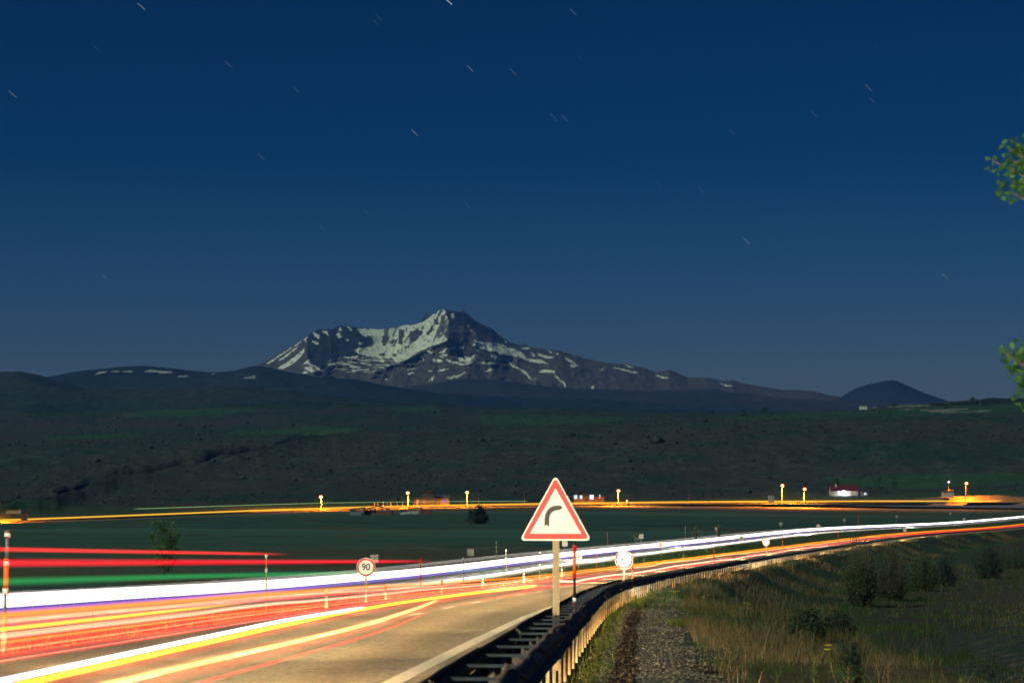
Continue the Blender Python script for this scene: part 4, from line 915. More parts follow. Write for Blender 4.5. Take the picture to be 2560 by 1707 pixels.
# ------------------------------------------------------------------ light trails of the passing traffic
def trail(name, label, y0, y1, off, h, rv, col, s, far=False, rh=None, shells=(1.25, 1.05, .85, .65, .42, .2), fade=(0, 0), wob=0, seed=0, n=None, grp='light trails', gain=.5):
    yy = np.geomspace(max(y0, 5), y1, n or 110)
    fo = np.interp(yy, off[0], off[1]) if isinstance(off, tuple) else np.full(yy.shape, float(off))
    fh = np.interp(yy, h[0], h[1]) if isinstance(h, tuple) else np.full(yy.shape, float(h))
    if isinstance(off, tuple) and len(off[0]) > 2: fo = hermite(off[0], off[1])(yy)
    fh = fh + wob * fbm(yy * .06, yy * 0 + seed, 3, seed + 7) ; fo = fo + wob * 1.5 * fbm(yy * .03, yy * 0 + 4, 3, seed + 17)
    X, Y = frame(yy, fo); Z = EYE - DR(yy) + (DF(yy) if far else 0) + fh
    rv_ = np.interp(yy, rv[0], rv[1]) if isinstance(rv, tuple) else np.full(yy.shape, float(rv))
    g = np.ones(yy.shape)
    if fade[0]: g *= sstep(0, 1, (yy - y0) / fade[0])
    if fade[1]: g *= sstep(0, 1, (y1 - yy) / fade[1])
    V = []; Q = []; G = []; k = 10; b = 0
    th = np.linspace(0, 2 * math.pi, k, endpoint=False)
    for sh in shells:
        taper = np.ones(yy.shape); taper[0] = taper[-1] = .05
        rr = rv_ * sh * taper; hr = (rh if rh else 1.0) * rr if rh is None or rh > 0 else rr
        P = np.stack([X[:, None] + np.cos(th) * (rr if rh is None else np.minimum(rr, rh * sh))[:, None], Y[:, None] + 0 * th, Z[:, None] + np.sin(th) * rr[:, None]], -1)
        V.append(P.reshape(-1, 3)); i = np.arange(len(yy) - 1)[:, None] * k + np.arange(k)[None]; j = np.arange(len(yy) - 1)[:, None] * k + (np.arange(k)[None] + 1) % k
        Q.append(np.stack([i, j, j + k, i + k], -1).reshape(-1, 4) + b); b += len(yy) * k; G.append(np.repeat(g, k))
    mt = glowmat(name + '_glow', col, s * gain * 3 / len(shells))
    return quad_mesh(name, np.concatenate(V), np.concatenate(Q), mt, None, attrs={'gain': np.concatenate(G)}, label=label, category='light trail', group=grp)
WHITE = (1, .93, .88); VIOL = (.26, .12, .95); RED = (1, .002, .022); ORG = (1, .24, .0); YEL = (1, .66, .0); PINK = (1, .20, .09); CRM = (1, .80, .5)
trail('light_trail', 'broad white headlight band running the whole width along the second carriageway', 55, 1200, 20.6, .72, .205, WHITE, 1.3, True, gain=1)
trail('light_trail', 'thin violet streak along the underside of the broad white band', 55, 1100, 20.4, .40, .10, VIOL, .22, True)
trail('light_trail', 'pinkish halo streak along the top edge of the broad white band', 55, 1000, 20.6, .92, .06, (1, .55, .35), .12, True)
trail('light_trail', 'second wavy white band below the broad one, right of the near 90 sign', 118, 640, ((118, 160, 220, 300, 640), (16.6, 17.3, 17.6, 18.0, 19)), ((118, 200, 400, 640), (.2, .14, .02, .0)), .13, CRM, .4, True, fade=(50, 260), wob=.06, seed=2)
trail('light_trail', 'white fringe inside the second wavy band', 140, 520, ((140, 160, 220, 300, 520), (17.1, 17.4, 17.7, 18.1, 19)), ((140, 200, 520), (.28, .2, .08)), .08, WHITE, .8, True, fade=(40, 200), wob=.06, seed=2)
# van with red and green high lamps, left lane of the near road
trail('light_trail', 'topmost thin red streak at the left, ending left of the near 90 sign', 20, 52, 6.5, 1.66, .028, (1, .02, .02), .45, fade=(0, 8))
trail('light_trail', 'second thick red streak at the left, passing behind the near 90 sign', 20, 84, 6.5, 1.49, .050, RED, .36, fade=(0, 16))
trail('light_trail', 'green streak above the white band at the left', 20, 130, 6.5, ((20, 40, 130), (1.27, 1.24, 1.0)), .05, (0, .42, .10), .22, fade=(0, 60), rh=.05)
# cluster of tail and side lamps
HT = lambda a, b, c, d: ((20, 45, 100, 300, 900), (a, a * .97, b, c, d))
trail('light_trail', 'orange streak right under the broad white band at the left', 20, 900, 6.55, HT(.86, .62, .62, .75), .052, ORG, .36, wob=.03, seed=3)
trail('light_trail', 'yellow core inside the orange streak under the white band', 20, 330, 6.5, HT(.855, .61, .6, .7), .022, ORG, .2, wob=.03, seed=3, fade=(0, 120))
trail('light_trail', 'peach streak below the orange one at the left', 20, 260, 6.5, HT(.77, .52, .5, .5), .03, (1, .40, .12), .36, wob=.02, seed=4, fade=(0, 80))
trail('light_trail', 'thin dark red streak between the peach and yellow ones at the left', 20, 300, 6.5, HT(.72, .47, .45, .5), .02, RED, .5, wob=.02, seed=5, fade=(0, 80))
trail('light_trail', 'bright yellow streak halfway down the left cluster', 20, 48, 6.5, .665, .026, YEL, .55, fade=(0, 12))
trail('light_trail', 'cream streak under the bright yellow one in the left cluster', 20, 150, 6.5, HT(.585, .45, .4, .4), .034, CRM, .30, wob=.05, seed=6, fade=(0, 50))
trail('light_trail', 'wide salmon haze of streaks filling the left cluster', 20, 700, 6.4, HT(.56, .36, .4, .5), .2, PINK, .09, wob=.03, seed=7, rh=.1, fade=(0, 200))
trail('light_trail', 'broad red band at the bottom of the left cluster', 20, 170, 6.5, HT(.40, .26, .2, .2), .13, (1, .003, .010), .24, wob=.02, seed=8, rh=.1, fade=(0, 60))
trail('light_trail', 'brighter red streak inside the broad red band', 20, 120, 6.45, HT(.385, .2, .2, .2), .03, RED, .4, wob=.02, seed=9, fade=(0, 40))
trail('light_trail', 'thin coral streak along the top of the broad red band', 20, 150, 6.5, HT(.48, .32, .3, .3), .016, (1, .12, .05), .5, wob=.02, seed=10, fade=(0, 40))
PAL = [('deep red', RED), ('scarlet', (1, .05, .02)), ('coral', (1, .16, .06)), ('salmon', (1, .32, .16)), ('crimson', (1, .01, .03)), ('amber', ORG)]
CNT = ['topmost', 'second', 'third', 'fourth', 'fifth', 'sixth', 'seventh', 'eighth', 'ninth', 'tenth', 'eleventh', 'twelfth', 'thirteenth', 'lowest']
for k in range(14):
    hh_ = .83 - .043 * k + random.uniform(-.012, .012); y1_ = (60, 140, 90, 220)[k % 4]; cn, cc = PAL[(k * 5 + 1) % 6]
    trail('light_trail', '%s hair-thin wavering streak, %s of those between the orange streak and the red band' % (cn, CNT[k]), 20, y1_, 6.5 + random.uniform(-.12, .12), HT(hh_, hh_ * .66, hh_ * .65, hh_ * .7), random.uniform(.008, .016), cc, random.uniform(.2, .45), wob=random.uniform(.01, .05), seed=40 + k, fade=(0, y1_ * .4), grp='hair-thin streaks of the left cluster', shells=(1, .6), gain=.5)
# car in the right lane
trail('light_trail', 'long white streak crossing the near road from the lower left corner', 14, 50, ((14, 20, 28, 37, 52), (3.95, 4.05, 4.2, 4.38, 4.55)), ((14, 20, 37, 52), (.48, .50, .54, .5)), .024, WHITE, 2.0, fade=(0, 4))
trail('light_trail', 'yellow streak under the long white one, rising to its end below the triangle', 14, 93, ((14, 20, 37, 52, 70, 93), (3.93, 4.03, 4.38, 4.6, 4.15, 3.55)), ((14, 20, 37, 52, 93), (.42, .435, .47, .46, .5)), ((14, 60, 93), (.026, .03, .05)), YEL, 1.1, wob=.012, seed=12)
trail('light_trail', 'red fringe along the long yellow streak on the near road', 14, 120, ((14, 20, 37, 52, 70, 120), (3.93, 4.03, 4.38, 4.6, 4.15, 3.6)), ((14, 20, 37, 52, 120), (.40, .41, .44, .42, .44)), .075, (1, .05, .02), .16, wob=.012, seed=12, fade=(0, 30))
trail('light_trail', 'pale yellow streak nearest the camera on the near road', 12, 60, ((12, 19, 36.7, 48, 60), (3.0, 3.0, 2.95, 3.3, 3.85)), .5, .026, (1, .62, .12), .9, fade=(0, 5))
trail('light_trail', 'wide coral band around the streak nearest the camera', 12, 72, ((12, 19, 36.7, 48, 60, 72), (3.0, 3.0, 2.95, 3.3, 3.85, 4.0)), .46, .085, (1, .08, .03), .16, fade=(0, 10))
trail('light_trail', 'red streak low along the camera side of the nearest band', 12, 60, ((12, 19, 36.7, 60), (2.9, 2.9, 2.9, 3.8)), .33, .02, RED, .4, fade=(0, 20))
trail('light_trail', 'salmon sheet of light lying over the left lane in mid distance', 55, 140, 6.2, ((55, 140), (.35, .3)), .16, PINK, .2, rh=.14, fade=(15, 50))
# far right lane
trail('light_trail', 'red band along the near rail side where the road bends right', 62, 1000, ((62, 110, 300, 1000), (4.2, 3.6, 3.4, 3.4)), ((62, 110, 300, 1000), (.2, .35, .55, .7)), ((62, 200, 1000), (.05, .13, .22)), RED, .35, wob=.05, seed=14, fade=(40, 0))
trail('light_trail', 'pale pink wavy streak along the red band right of the glaring 90 sign', 103, 330, ((103, 150, 330), (3.6, 3.2, 3.2)), ((103, 150, 330), (.5, .52, .5)), .05, (1, .5, .35), .8, wob=.12, seed=15)
trail('light_trail', 'orange band above the red one, reaching the right edge of the picture', 120, 1000, ((120, 300, 1000), (6.2, 6.0, 6.0)), ((120, 300, 1000), (.55, .7, .95)), ((120, 300, 1000), (.07, .15, .2)), ORG, .42, wob=.06, seed=16, fade=(60, 0))
trail('light_trail', 'yellow thread between the orange and red bands at the right', 140, 520, 5.0, .62, .05, (1, .6, .25), .5, wob=.10, seed=17, fade=(30, 150))
# across the valley
def far_trail(name, label, x0, x1, side_, h, r, col, s):
    xx = np.linspace(x0, x1, 90); V = []; k = 6; th = np.linspace(0, 2 * math.pi, k, endpoint=False)
    rr = np.full(xx.shape, r); rr[0] = rr[-1] = .02
    hh = h if np.isscalar(h) else np.interp(xx, h[0], h[1])
    P = np.stack([xx[:, None] + 0 * th, (HYX(xx) + side_)[:, None] + np.cos(th) * rr[:, None], (EYE - HDX(xx) + .5 + hh)[:, None] + np.sin(th) * rr[:, None]], -1)
    i = np.arange(len(xx) - 1)[:, None] * k + np.arange(k)[None]; j = np.arange(len(xx) - 1)[:, None] * k + (np.arange(k)[None] + 1) % k
    Q = np.stack([i, j, j + k, i + k], -1).reshape(-1, 4)
    return quad_mesh(name, P.reshape(-1, 3), Q, glowmat(name + '_far_glow', col, s), None, attrs={'gain': np.ones(len(xx) * k)}, label=label, category='light trail', group='light trails')
far_trail('light_trail', 'yellow streak along the far highway across the valley', -330, 430, 0, .9, .42, (1, .50, .02), .55)
far_trail('light_trail', 'second amber streak lower along the far highway', -150, 180, -3.5, .25, .22, (1, .25, .02), .45)
far_trail('light_trail', 'faint thin green streak hanging above the far highway on the left', -200, 10, 2, ((-200, -112, 10), (4.2, 4.0, 2.6)), .13, (.45, .8, .3), .35)

# ------------------------------------------------------------------ headlamp light on the road, and spots added to brighten signs
def spot(loc, tgt, power, size, col, blend=.5, rad=.08, nm='headlamp_and_fill_spot'):
    d = bpy.data.lights.new(nm, 'SPOT'); d.energy = power; d.spot_size = R(size); d.spot_blend = blend; d.color = col; d.shadow_soft_size = rad
    o = bpy.data.objects.new(nm, d); COL.objects.link(o); o.location = loc
    o.rotation_euler = (Vector(tgt) - Vector(loc)).to_track_quat('-Z', 'Y').to_euler(); return o
HEADC = (1, .62, .25)
def road_pt(y, o, h, far=False):
    X, Y = frame(y, o); return Vector((float(X), float(Y), EYE - float(DR(y)) + (float(DF(y)) if far else 0) + h))
def low_beam(y, o, power, far=False, back=False, col=HEADC, h=.65, wide=7.0, vert=9.0):
    p = road_pt(y, o, h, far); q = road_pt(y + (-8 if back else 8), o, h, far); d = (q - p).normalized()
    q = p + d * 10 - Vector((0, 0, 10 * math.tan(R(vert / 2 + .3))))
    l = spot(p, q, power, vert, col, 1.0, .15); l.scale = (wide, 1, 1); return l
BEAM = .44
ystn = list(np.arange(-45, 70, 3.6)) + [73, 78, 83, 89, 95, 102, 110, 119, 130, 142, 156, 172, 190, 212, 238, 270, 308, 352, 404, 470]
for i, y in enumerate(ystn):
    step = (ystn[min(i + 1, len(ystn) - 1)] - ystn[max(i - 1, 0)]) / 2
    low_beam(float(y), (4.6, 3.6, 5.6)[i % 3] if y < 60 else 4.0, BEAM * 13000 * step, vert=10.0)
for y in [-30]:
    spot(road_pt(y, 3.0, .75), road_pt(y + 60, 1.3, 1.7), 215000, 24, (1, .83, .57), .6, .12)
spot(road_pt(22, 4.3, .7), road_pt(80, 8.95, 1.9), 70000, 7, (1, .85, .6), .5, .1)  # added narrow spot, brightens the speed limit sign in the median
spot(road_pt(140, 4.3, .7), road_pt(207, -.25, 1.8), 400000, 5, (1, .9, .75), .5, .1)  # added narrow spot, brightens the round sign at the far bend
spot(road_pt(90, 7.0, .8), road_pt(215, 15.6, 1.4), 900000, 7, (1, .88, .7), .6, .1)  # added narrow spot, brightens the chevron boards
for y in [240, 320, 440, 600]:     # oncoming traffic on the second carriageway
    low_beam(y, 20.6, float(np.interp(y, [100, 600], [14000, 90000])), True, True, (1, .92, .85))
spot(road_pt(62, 4.3, .7), road_pt(98, -.25, 2.1), 130000, 9, (1, .9, .75), .5, .1)  # added narrow spot, makes the speed limit sign on the rail glare

# ------------------------------------------------------------------ street lamps on the highway across the valley
def street_lamp(vx, vy_head, vy_base, label, k):
    power = 130000 if vx > 2200 else 850000
    px = vx * V2; z, xi = hy_px(np.array([px]), 7.5); Y = float(z[0]); X = (px - 1280) / F * Y
    g = EYE - float(HDX(X)) + .1; s = Y / F; hh = EYE - (vy_head * V2 - HOR) * s - g
    t = root('street_lamp', (X, Y, g), label, 'street lamp', 'sodium street lamps on the far highway')
    m = MB(); m.cyl((0, 0, 0), (0, 0, hh - .4), .22, .13, 8); m.obj('pole', M['pole_dark'], t)
    m = MB(); m.cyl((0, 0, hh - .4), (0, -2.2, hh + .25), .09, .07, 6); m.obj('arm', M['galv'], t)
    m = MB(); m.blob((0, -2.7, hh + .05), (.75, .75, .6), 12, 8, 0); lh = m.obj('lamp_head', M['lamp'], t, True)
    m = MB(); m.blob((0, -2.7, hh + .05), (1.25, 1.25, 1.05), 14, 9, 0); m.blob((0, -2.7, hh + .05), (1.0, 1.0, .85), 14, 9, 0); mesh_obj('lamp_halo', m.V, m.F, M['lamphalo'], lh, True, {'gain': np.ones(len(m.V))})  # added glowing shells imitate the orange halo around the lamp
    d = bpy.data.lights.new('sodium_light', 'SPOT'); d.energy = power; d.color = (1, .22, .01); d.shadow_soft_size = .6; d.spot_size = R(179); d.spot_blend = .15
    l = bpy.data.objects.new('sodium_light', d); link(l, t); l.location = (0, -2.7, hh - 1.3)
    return t
for k, (vx, a, b, lab) in enumerate([(738, 1141, 1170, 'glowing orange street lamp farthest left of the full row, left of the grey sheds'), (937, 1132, 1162, 'glowing street lamp beside the two-storey house above the sheds'),
        (1073, 1131, 1161, 'glowing street lamp above the round dark tree'), (1420, 1127, 1157, 'glowing street lamp just right of the house with violet windows'), (1796, 1115, 1147, 'left lamp of the close pair, beside the small kiosk'),
        (1847, 1123, 1150, 'right lamp of the close pair, left of the red-roofed house'), (2218, 1110, 1140, 'glowing street lamp on the lit mound at the far right'), (-3, 1158, 1184, 'street lamp half cut off by the left edge of the picture')]):
    street_lamp(vx, a, b, lab, k)
def small_lamp(vx, a, b, label):
    px = vx * V2; Y = 1500.0; X = (px - 1280) / F * Y; s = Y / F; g = EYE - (b * V2 - HOR) * s; hh = (b - a) * V2 * s
    t = root('street_lamp', (X, Y, g - .5), label, 'street lamp')
    MB().cyl((0, 0, 0), (0, 0, hh), .2, .12, 8).obj('pole', M['concrete'], t)
    m = MB(); m.blob((0, -.3, hh + .6), (.6, .5, .5), 10, 6, 0); m.obj('lamp_head', M['lamp_pink'], t, True)
    MB().box(-3.2, 3.2, -.5, -.3, hh * .42, hh * .42 + .12).obj('crossbar', M['galv'], t)
small_lamp(2179, 1107, 1137, 'small pinkish lamp on a pole beside the lit wall, left of the last big lamp')

# ------------------------------------------------------------------ buildings across the valley
def at_v(vx, vy, Y): return P2W(vx * V2, vy * V2, Y)
def gable(m_wall, m_roof, W, Dp, Hh, Rh, t, axis='y', ov=.4):
    """walls with gables and two roof slopes; ridge along y (gable faces the camera) or x"""
    m = MB(); m.box(-W / 2, W / 2, 0, Dp, -1.5, Hh); m.obj('wall', m_wall, t)
    if axis == 'y':
        MB().prism([(-W / 2 + .02, Hh + .01), (W / 2 - .02, Hh + .01), (0, Hh + Rh)], .03, Dp - .03).obj('gable', m_wall, t)
        for s_ in (-1, 1):
            a = MB(); a.add([(0, -ov, Hh + Rh + .05), (s_ * (W / 2 + ov), -ov, Hh - .05), (s_ * (W / 2 + ov), Dp + ov, Hh - .05), (0, Dp + ov, Hh + Rh + .05), (0, -ov, Hh + Rh + .22), (s_ * (W / 2 + ov), -ov, Hh + .12), (s_ * (W / 2 + ov), Dp + ov, Hh + .12), (0, Dp + ov, Hh + Rh + .22)],
                            [(0, 1, 2, 3), (4, 7, 6, 5), (0, 4, 5, 1), (3, 2, 6, 7), (1, 5, 6, 2)]); a.obj('roof', m_roof, t)
    else:
        for s_ in (0, 1):
            y0 = -ov if s_ == 0 else Dp + ov
            a = MB(); a.add([(-W / 2 - ov, y0, Hh - .05), (W / 2 + ov, y0, Hh - .05), (W / 2 + ov, Dp / 2, Hh + Rh), (-W / 2 - ov, Dp / 2, Hh + Rh), (-W / 2 - ov, y0, Hh + .12), (W / 2 + ov, y0, Hh + .12), (W / 2 + ov, Dp / 2, Hh + Rh + .17), (-W / 2 - ov, Dp / 2, Hh + Rh + .17)],
                            [(0, 3, 2, 1), (4, 5, 6, 7), (0, 1, 5, 4), (1, 2, 6, 5), (3, 0, 4, 7)]); a.obj('roof', m_roof, t)
        for s_ in (-1, 1):
            a = MB(); x = s_ * (W / 2 - .02); a.add([(x, .05, Hh), (x, Dp - .05, Hh), (x, Dp / 2, Hh + Rh - .05)], [(0, 1, 2)]); a.obj('gable', m_wall, t)
def window(t, x, z, wd, ht, mat, y=0, lab=None):
    f = MB(); f.box(x - wd / 2 - .1, x + wd / 2 + .1, y - .08, y - .02, z - .1, z + ht + .1); fr = f.obj('window', M['wall_pale'], t)
    if lab: fr['label'] = lab
    MB().box(x - wd / 2, x + wd / 2, y - .1, y - .082, z, z + ht).obj('pane', mat, fr)
    MB().box(x - .04, x + .04, y - .12, y - .102, z, z + ht).obj('mullion', M['wall_pale'], fr)
M['wall_dim'] = noisy('old_render_wall', [(.035, .04, .045), (.06, .065, .07)], 1.2, .9, .2)
# house with violet windows
Yb = 1445; s_ = Yb / F * V2
h1 = root('house', at_v(1342, 1153, Yb), 'pale gabled house with lit violet windows left of a street lamp', 'house')
gable(M['wall_dim'], M['roof_red'], 48 * s_, 10, 15 * s_, 11 * s_, h1, 'y')
window(h1, -20 * s_, 2.2, 2.0, 2.4, M['win_cool']); window(h1, -7.5 * s_, 2.2, 1.6, 2.2, M['win_cool']); window(h1, 17 * s_, 2.0, 2.4, 2.6, M['win_violet'], lab='brightly lit violet window')
MB().box(4 * s_ - .5, 4 * s_ + .5, -.07, -.02, 0, 2.5).obj('door', M['glass_dark'], h1); MB().box(8 * s_ - .3, 8 * s_ + .3, -.07, -.02, .8, 2.6).obj('shutter', M['glass_dark'], h1)
wing = MB(); Wx = 24 * s_; wing.box(Wx + .1, Wx + 22 * s_, 3, 11, -1.5, 11 * s_); wg = wing.obj('wing', M['wall_dim'], h1)
MB().box(Wx - .3, Wx + 23 * s_, 2.5, 11.5, 11 * s_ + .01, 11 * s_ + .5).obj('wing_roof', M['roof_red'], h1)
window(h1, Wx + 12 * s_, 2.6, .7, 2.2, M['win_cool'], 3.0)
# two-storey house
Yb = 1450
h2 = root('house', at_v(978, 1158, Yb), 'pale two-storey flat-roofed house behind the second street lamp', 'house')
MB().box(-26 * s_, 21 * s_, 0, 12, -1.5, 14 * s_).obj('wall', M['wall_dim'], h2); MB().box(-12 * s_, 21 * s_, .6, 12, 14 * s_ + .01, 29 * s_).obj('upper_wall', M['wall_dim'], h2)
MB().box(-13 * s_, 22 * s_, -.4, 12.4, 29 * s_ + .01, 31 * s_).obj('roof', M['wall_dim'], h2)
for x in (-4, 4, 12): window(h2, x * s_, 18.5 * s_, 5 * s_, 6 * s_, M['glass_dark'], .6)
for x in (-18, -4): window(h2, x * s_, 4 * s_, 5 * s_, 6 * s_, M['glass_dark'], 0)
MB().cyl((15 * s_, 5, 31 * s_), (15 * s_, 5, 36 * s_), .5, n=8).obj('chimney', M['wall_dim'], h2); MB().cyl((8 * s_, 5, 31 * s_), (8 * s_, 5, 35 * s_), .35, n=8).obj('water_tank', M['wall_dim'], h2)
# long red barn next to it with violet lamp
b1 = root('barn', at_v(1010, 1157, Yb + 12), 'low dim barn behind the two-storey house with one violet light', 'barn')
gable(M['wall_grey'], M['roof_grey'], 44 * s_, 10, 14 * s_, 6 * s_, b1, 'x'); MB().blob((9 * s_, -.4, 6 * s_), (.6, .3, .6), 8, 5, 0).obj('wall_lamp', emit('violet_wall_lamp', (.25, .02, 1), 2.5), b1)
# red-roofed house
Yb = 1560; s2 = Yb / F * V2
h3 = root('house', at_v(1940, 1143, Yb), 'white house under a wide dark red roof with a bright light on its wall', 'house')
gable(M['wall_pale'], M['roof_red'], 62 * s2, 11, 16 * s2, 13 * s2, h3, 'x')
MB().box(-20 * s2, -17.5 * s2, 3, 4.5, 16 * s2, 32 * s2).obj('chimney', M['wall_pale'], h3)
window(h3, -24 * s2, 7 * s2, 4 * s2, 6 * s2, M['win_warm']); window(h3, 16 * s2, 8 * s2, 3 * s2, 7 * s2, M['win_warm']); window(h3, 24 * s2, 8 * s2, 3 * s2, 6 * s2, M['win_warm'])
MB().blob((-2 * s2, -.5, 12 * s2), (1.3, .5, 1.3), 10, 6, 0).obj('wall_lamp', emit('cool_wall_lamp', (.75, .7, 1), 60), h3, True)
wl = bpy.data.lights.new('wall_light', 'POINT'); wl.energy = 2500; wl.color = (.8, .8, 1); wo = bpy.data.objects.new('wall_light', wl); link(wo, h3); wo.location = (-2 * s2, -2.0, 12 * s2)
an = root('shed', at_v(1985, 1142, Yb - 2), 'small lean-to with a pale window at the right end of the red-roofed house', 'shed')
MB().box(-7 * s2, 9 * s2, 0, 6, -1, 13 * s2).obj('wall', M['wall_grey'], an); MB().box(-8 * s2, 10 * s2, -.5, 6.5, 13 * s2 + .01, 14 * s2).obj('roof', M['roof_grey'], an); window(an, 2 * s2, 6 * s2, 5 * s2, 5 * s2, M['win_cool'])
# car in front
def car(loc, rz, label, body_m):
    t = root('parked_car', loc, label, 'car', None, rz)
    prof = [(-2.1, .45), (-2.15, .8), (-1.3, .95), (-.7, 1.42), (.9, 1.45), (1.6, 1.0), (2.1, .92), (2.15, .5), (1.9, .35), (-1.9, .35)]
    b = MB(); b.prism(prof[::-1], -.85, .85); bevel(b.obj('body', body_m, t), .08)
    g = MB(); g.prism([(-1.15, 1.0), (-.65, 1.36), (.82, 1.38), (1.4, 1.02)][::-1], -.87, .87); g.obj('windows', M['glass_dark'], t)
    for x in (-1.35, 1.35):
        for y in (-.8, .8): MB().cyl((x, y - .12, .34), (x, y + .12, .34), .34, n=14).obj('wheel', M['dark'], t)
    return t
carpaint = noisy('teal_car_paint', [(.05, .16, .16), (.07, .2, .2)], 1, .3, 0)
car(tuple(at_v(1957, 1143.5, Yb - 9)), .1, 'dark teal car parked in front of the red-roofed house', carpaint)
# sheds this side of the highway
Yb = 1010; s3 = Yb / F * V2
sh = root('shed', at_v(822, 1190, Yb), 'pale grey shed with a dark doorway at the left end of the farm sheds', 'shed', 'farm sheds in the field')
MB().box(-18 * s3, 14 * s3, 0, 7, -.5, 19 * s3).obj('wall', M['wall_grey'], sh); MB().box(8 * s3, 13 * s3, -.06, -.01, 0, 12 * s3).obj('door', M['glass_dark'], sh)
a = MB(); a.add([(-19 * s3, -.5, 18.5 * s3), (16 * s3, -.5, 22 * s3), (16 * s3, 7.5, 25 * s3), (-19 * s3, 7.5, 21 * s3), (-19 * s3, -.5, 19.2 * s3), (16 * s3, -.5, 23 * s3), (16 * s3, 7.5, 26 * s3), (-19 * s3, 7.5, 22 * s3)], [(0, 3, 2, 1), (4, 5, 6, 7), (0, 1, 5, 4), (1, 2, 6, 5), (2, 3, 7, 6), (3, 0, 4, 7)]); a.obj('roof', M['roof_grey'], sh)
sh = root('shed', at_v(862, 1189, Yb + 2), 'open barn with a blue-grey roof and red brick end wall, middle of the farm sheds', 'shed', 'farm sheds in the field')
MB().box(-25 * s3, 0 * s3, 3, 9, -.5, 18 * s3).obj('back_wall', M['brick'], sh); MB().box(0.1, 38 * s3, 0, 9, -.5, 14 * s3).obj('brick_wall', M['brick'], sh); MB().box(-12 * s3, -.1, -.2, 1, -.5, 10 * s3).obj('hoarding', M['wall_grey'], sh)
a = MB(); a.prism([(-27 * s3, 18.2 * s3), (4 * s3, 26 * s3), (14 * s3, 24 * s3), (40 * s3, 14.2 * s3), (40 * s3, 15.5 * s3), (14 * s3, 26 * s3), (4 * s3, 28 * s3), (-27 * s3, 20 * s3)][::-1], -.6, 9.5); a.obj('roof', M['roof_grey'], sh)
for x in (-23, -16, -6): MB().box(x * s3, (x + 1.2) * s3, -.4, -.1, -.5, 18 * s3).obj('pillar', M['wall_grey'], sh)
sh = root('shed', at_v(952, 1185, Yb + 30), 'low curved-roof shed with red doors at the right end of the farm sheds', 'shed', 'farm sheds in the field')
MB().box(-34 * s3, 10 * s3, 0, 7, -.5, 12 * s3).obj('wall', M['wall_pale'], sh); MB().box(10.1 * s3, 19 * s3, -.3, 6, -.5, 15 * s3).obj('red_door', M['brick'], sh)
MB().box(21 * s3, 38 * s3, 0, 7, -.5, 14 * s3).obj('brick_wall', M['brick'], sh)
a = MB(); a.prism([(-36 * s3, 12.2 * s3), (-14 * s3, 16.5 * s3), (8 * s3, 18 * s3), (22 * s3, 15.5 * s3), (22 * s3, 17 * s3), (8 * s3, 20 * s3), (-14 * s3, 18.5 * s3), (-36 * s3, 14 * s3)][::-1], -.6, 7.5); a.obj('roof', M['roof_grey'], sh)
for x, r_ in ((-30, .8), (-22, 1.1), (-12, 1.0), (-3, .8)):
    cl = root('tarp_bundle', (float(at_v(952, 1185, Yb + 30)[0]) + x * s3, Yb + 27.5, float(at_v(952, 1186, Yb + 30)[2])), 'whitish covered heap in front of the low curved-roof shed, %s along' % {-30: 'leftmost', -22: 'second', -12: 'third', -3: 'rightmost'}[x], 'heap', 'pale heaps by the shed')
    MB().blob((0, 0, r_ * .8), (r_ * 1.2, r_, r_), 8, 6, .3).obj('cover', M['wall_pale'], cl)
# kiosk, white box on the hill, lit wall, truck at the left
def lit_box(vx0, vx1, vy0, vy1, Y, name, label, cat, mat, roofm, legs=False):
    cx = (vx0 + vx1) / 2; s = Y / F * V2; W = (vx1 - vx0) * s; Hh = (vy1 - vy0) * s
    t = root(name, at_v(cx, vy1, Y), label, cat)
    MB().box(-W / 2, W / 2, 0, W * .8 + 1, -1 if not legs else .8, Hh).obj('wall', mat, t); MB().box(-W / 2 - .2, W / 2 + .2, -.3, W * .8 + 1.3, Hh + .01, Hh + .25).obj('roof', roofm, t)
    for k in (-.25, .25): MB().box(W * k - .15 * W, W * k + .1 * W, -.06, -.01, Hh * .35, Hh * .75).obj('panel', M['signback'], t)
    return t
lit_box(1766, 1778, 1138, 1150, 1395, 'kiosk', 'small orange-lit kiosk left of the close pair of street lamps', 'kiosk', M['wall_pale'], M['concrete'])
lit_box(1976, 1992, 932.5, 938.5, 3300, 'hut', 'white box-shaped hut on the crest of the hill below the cone mountain', 'hut', noisy('white_hut', [(.6, .65, .55), (.75, .8, .7)], .3, .8, 0), M['wall_pale'])
lit_box(2167, 2191, 1130, 1138, 1490, 'wall_block', 'short orange-lit wall under the small pinkish lamp', 'wall', M['wall_pale'], M['concrete'])
lit_box(14, 48, 1173.5, 1183, 1085, 'billboard', 'orange-lit long panel at the left edge under the half-cut lamp', 'panel', M['wall_pale'], M['concrete'], True)
lit_box(48, 60, 1179, 1190, 1088, 'shed', 'small pale hut right of the orange-lit panel at the left edge', 'shed', M['wall_pale'], M['roof_grey'])
lit_box(1440, 1444, 1149, 1157, 1398, 'sign_back', 'small orange-lit board at the foot of the lamp beside the violet-window house', 'board', M['wall_pale'], M['concrete'])
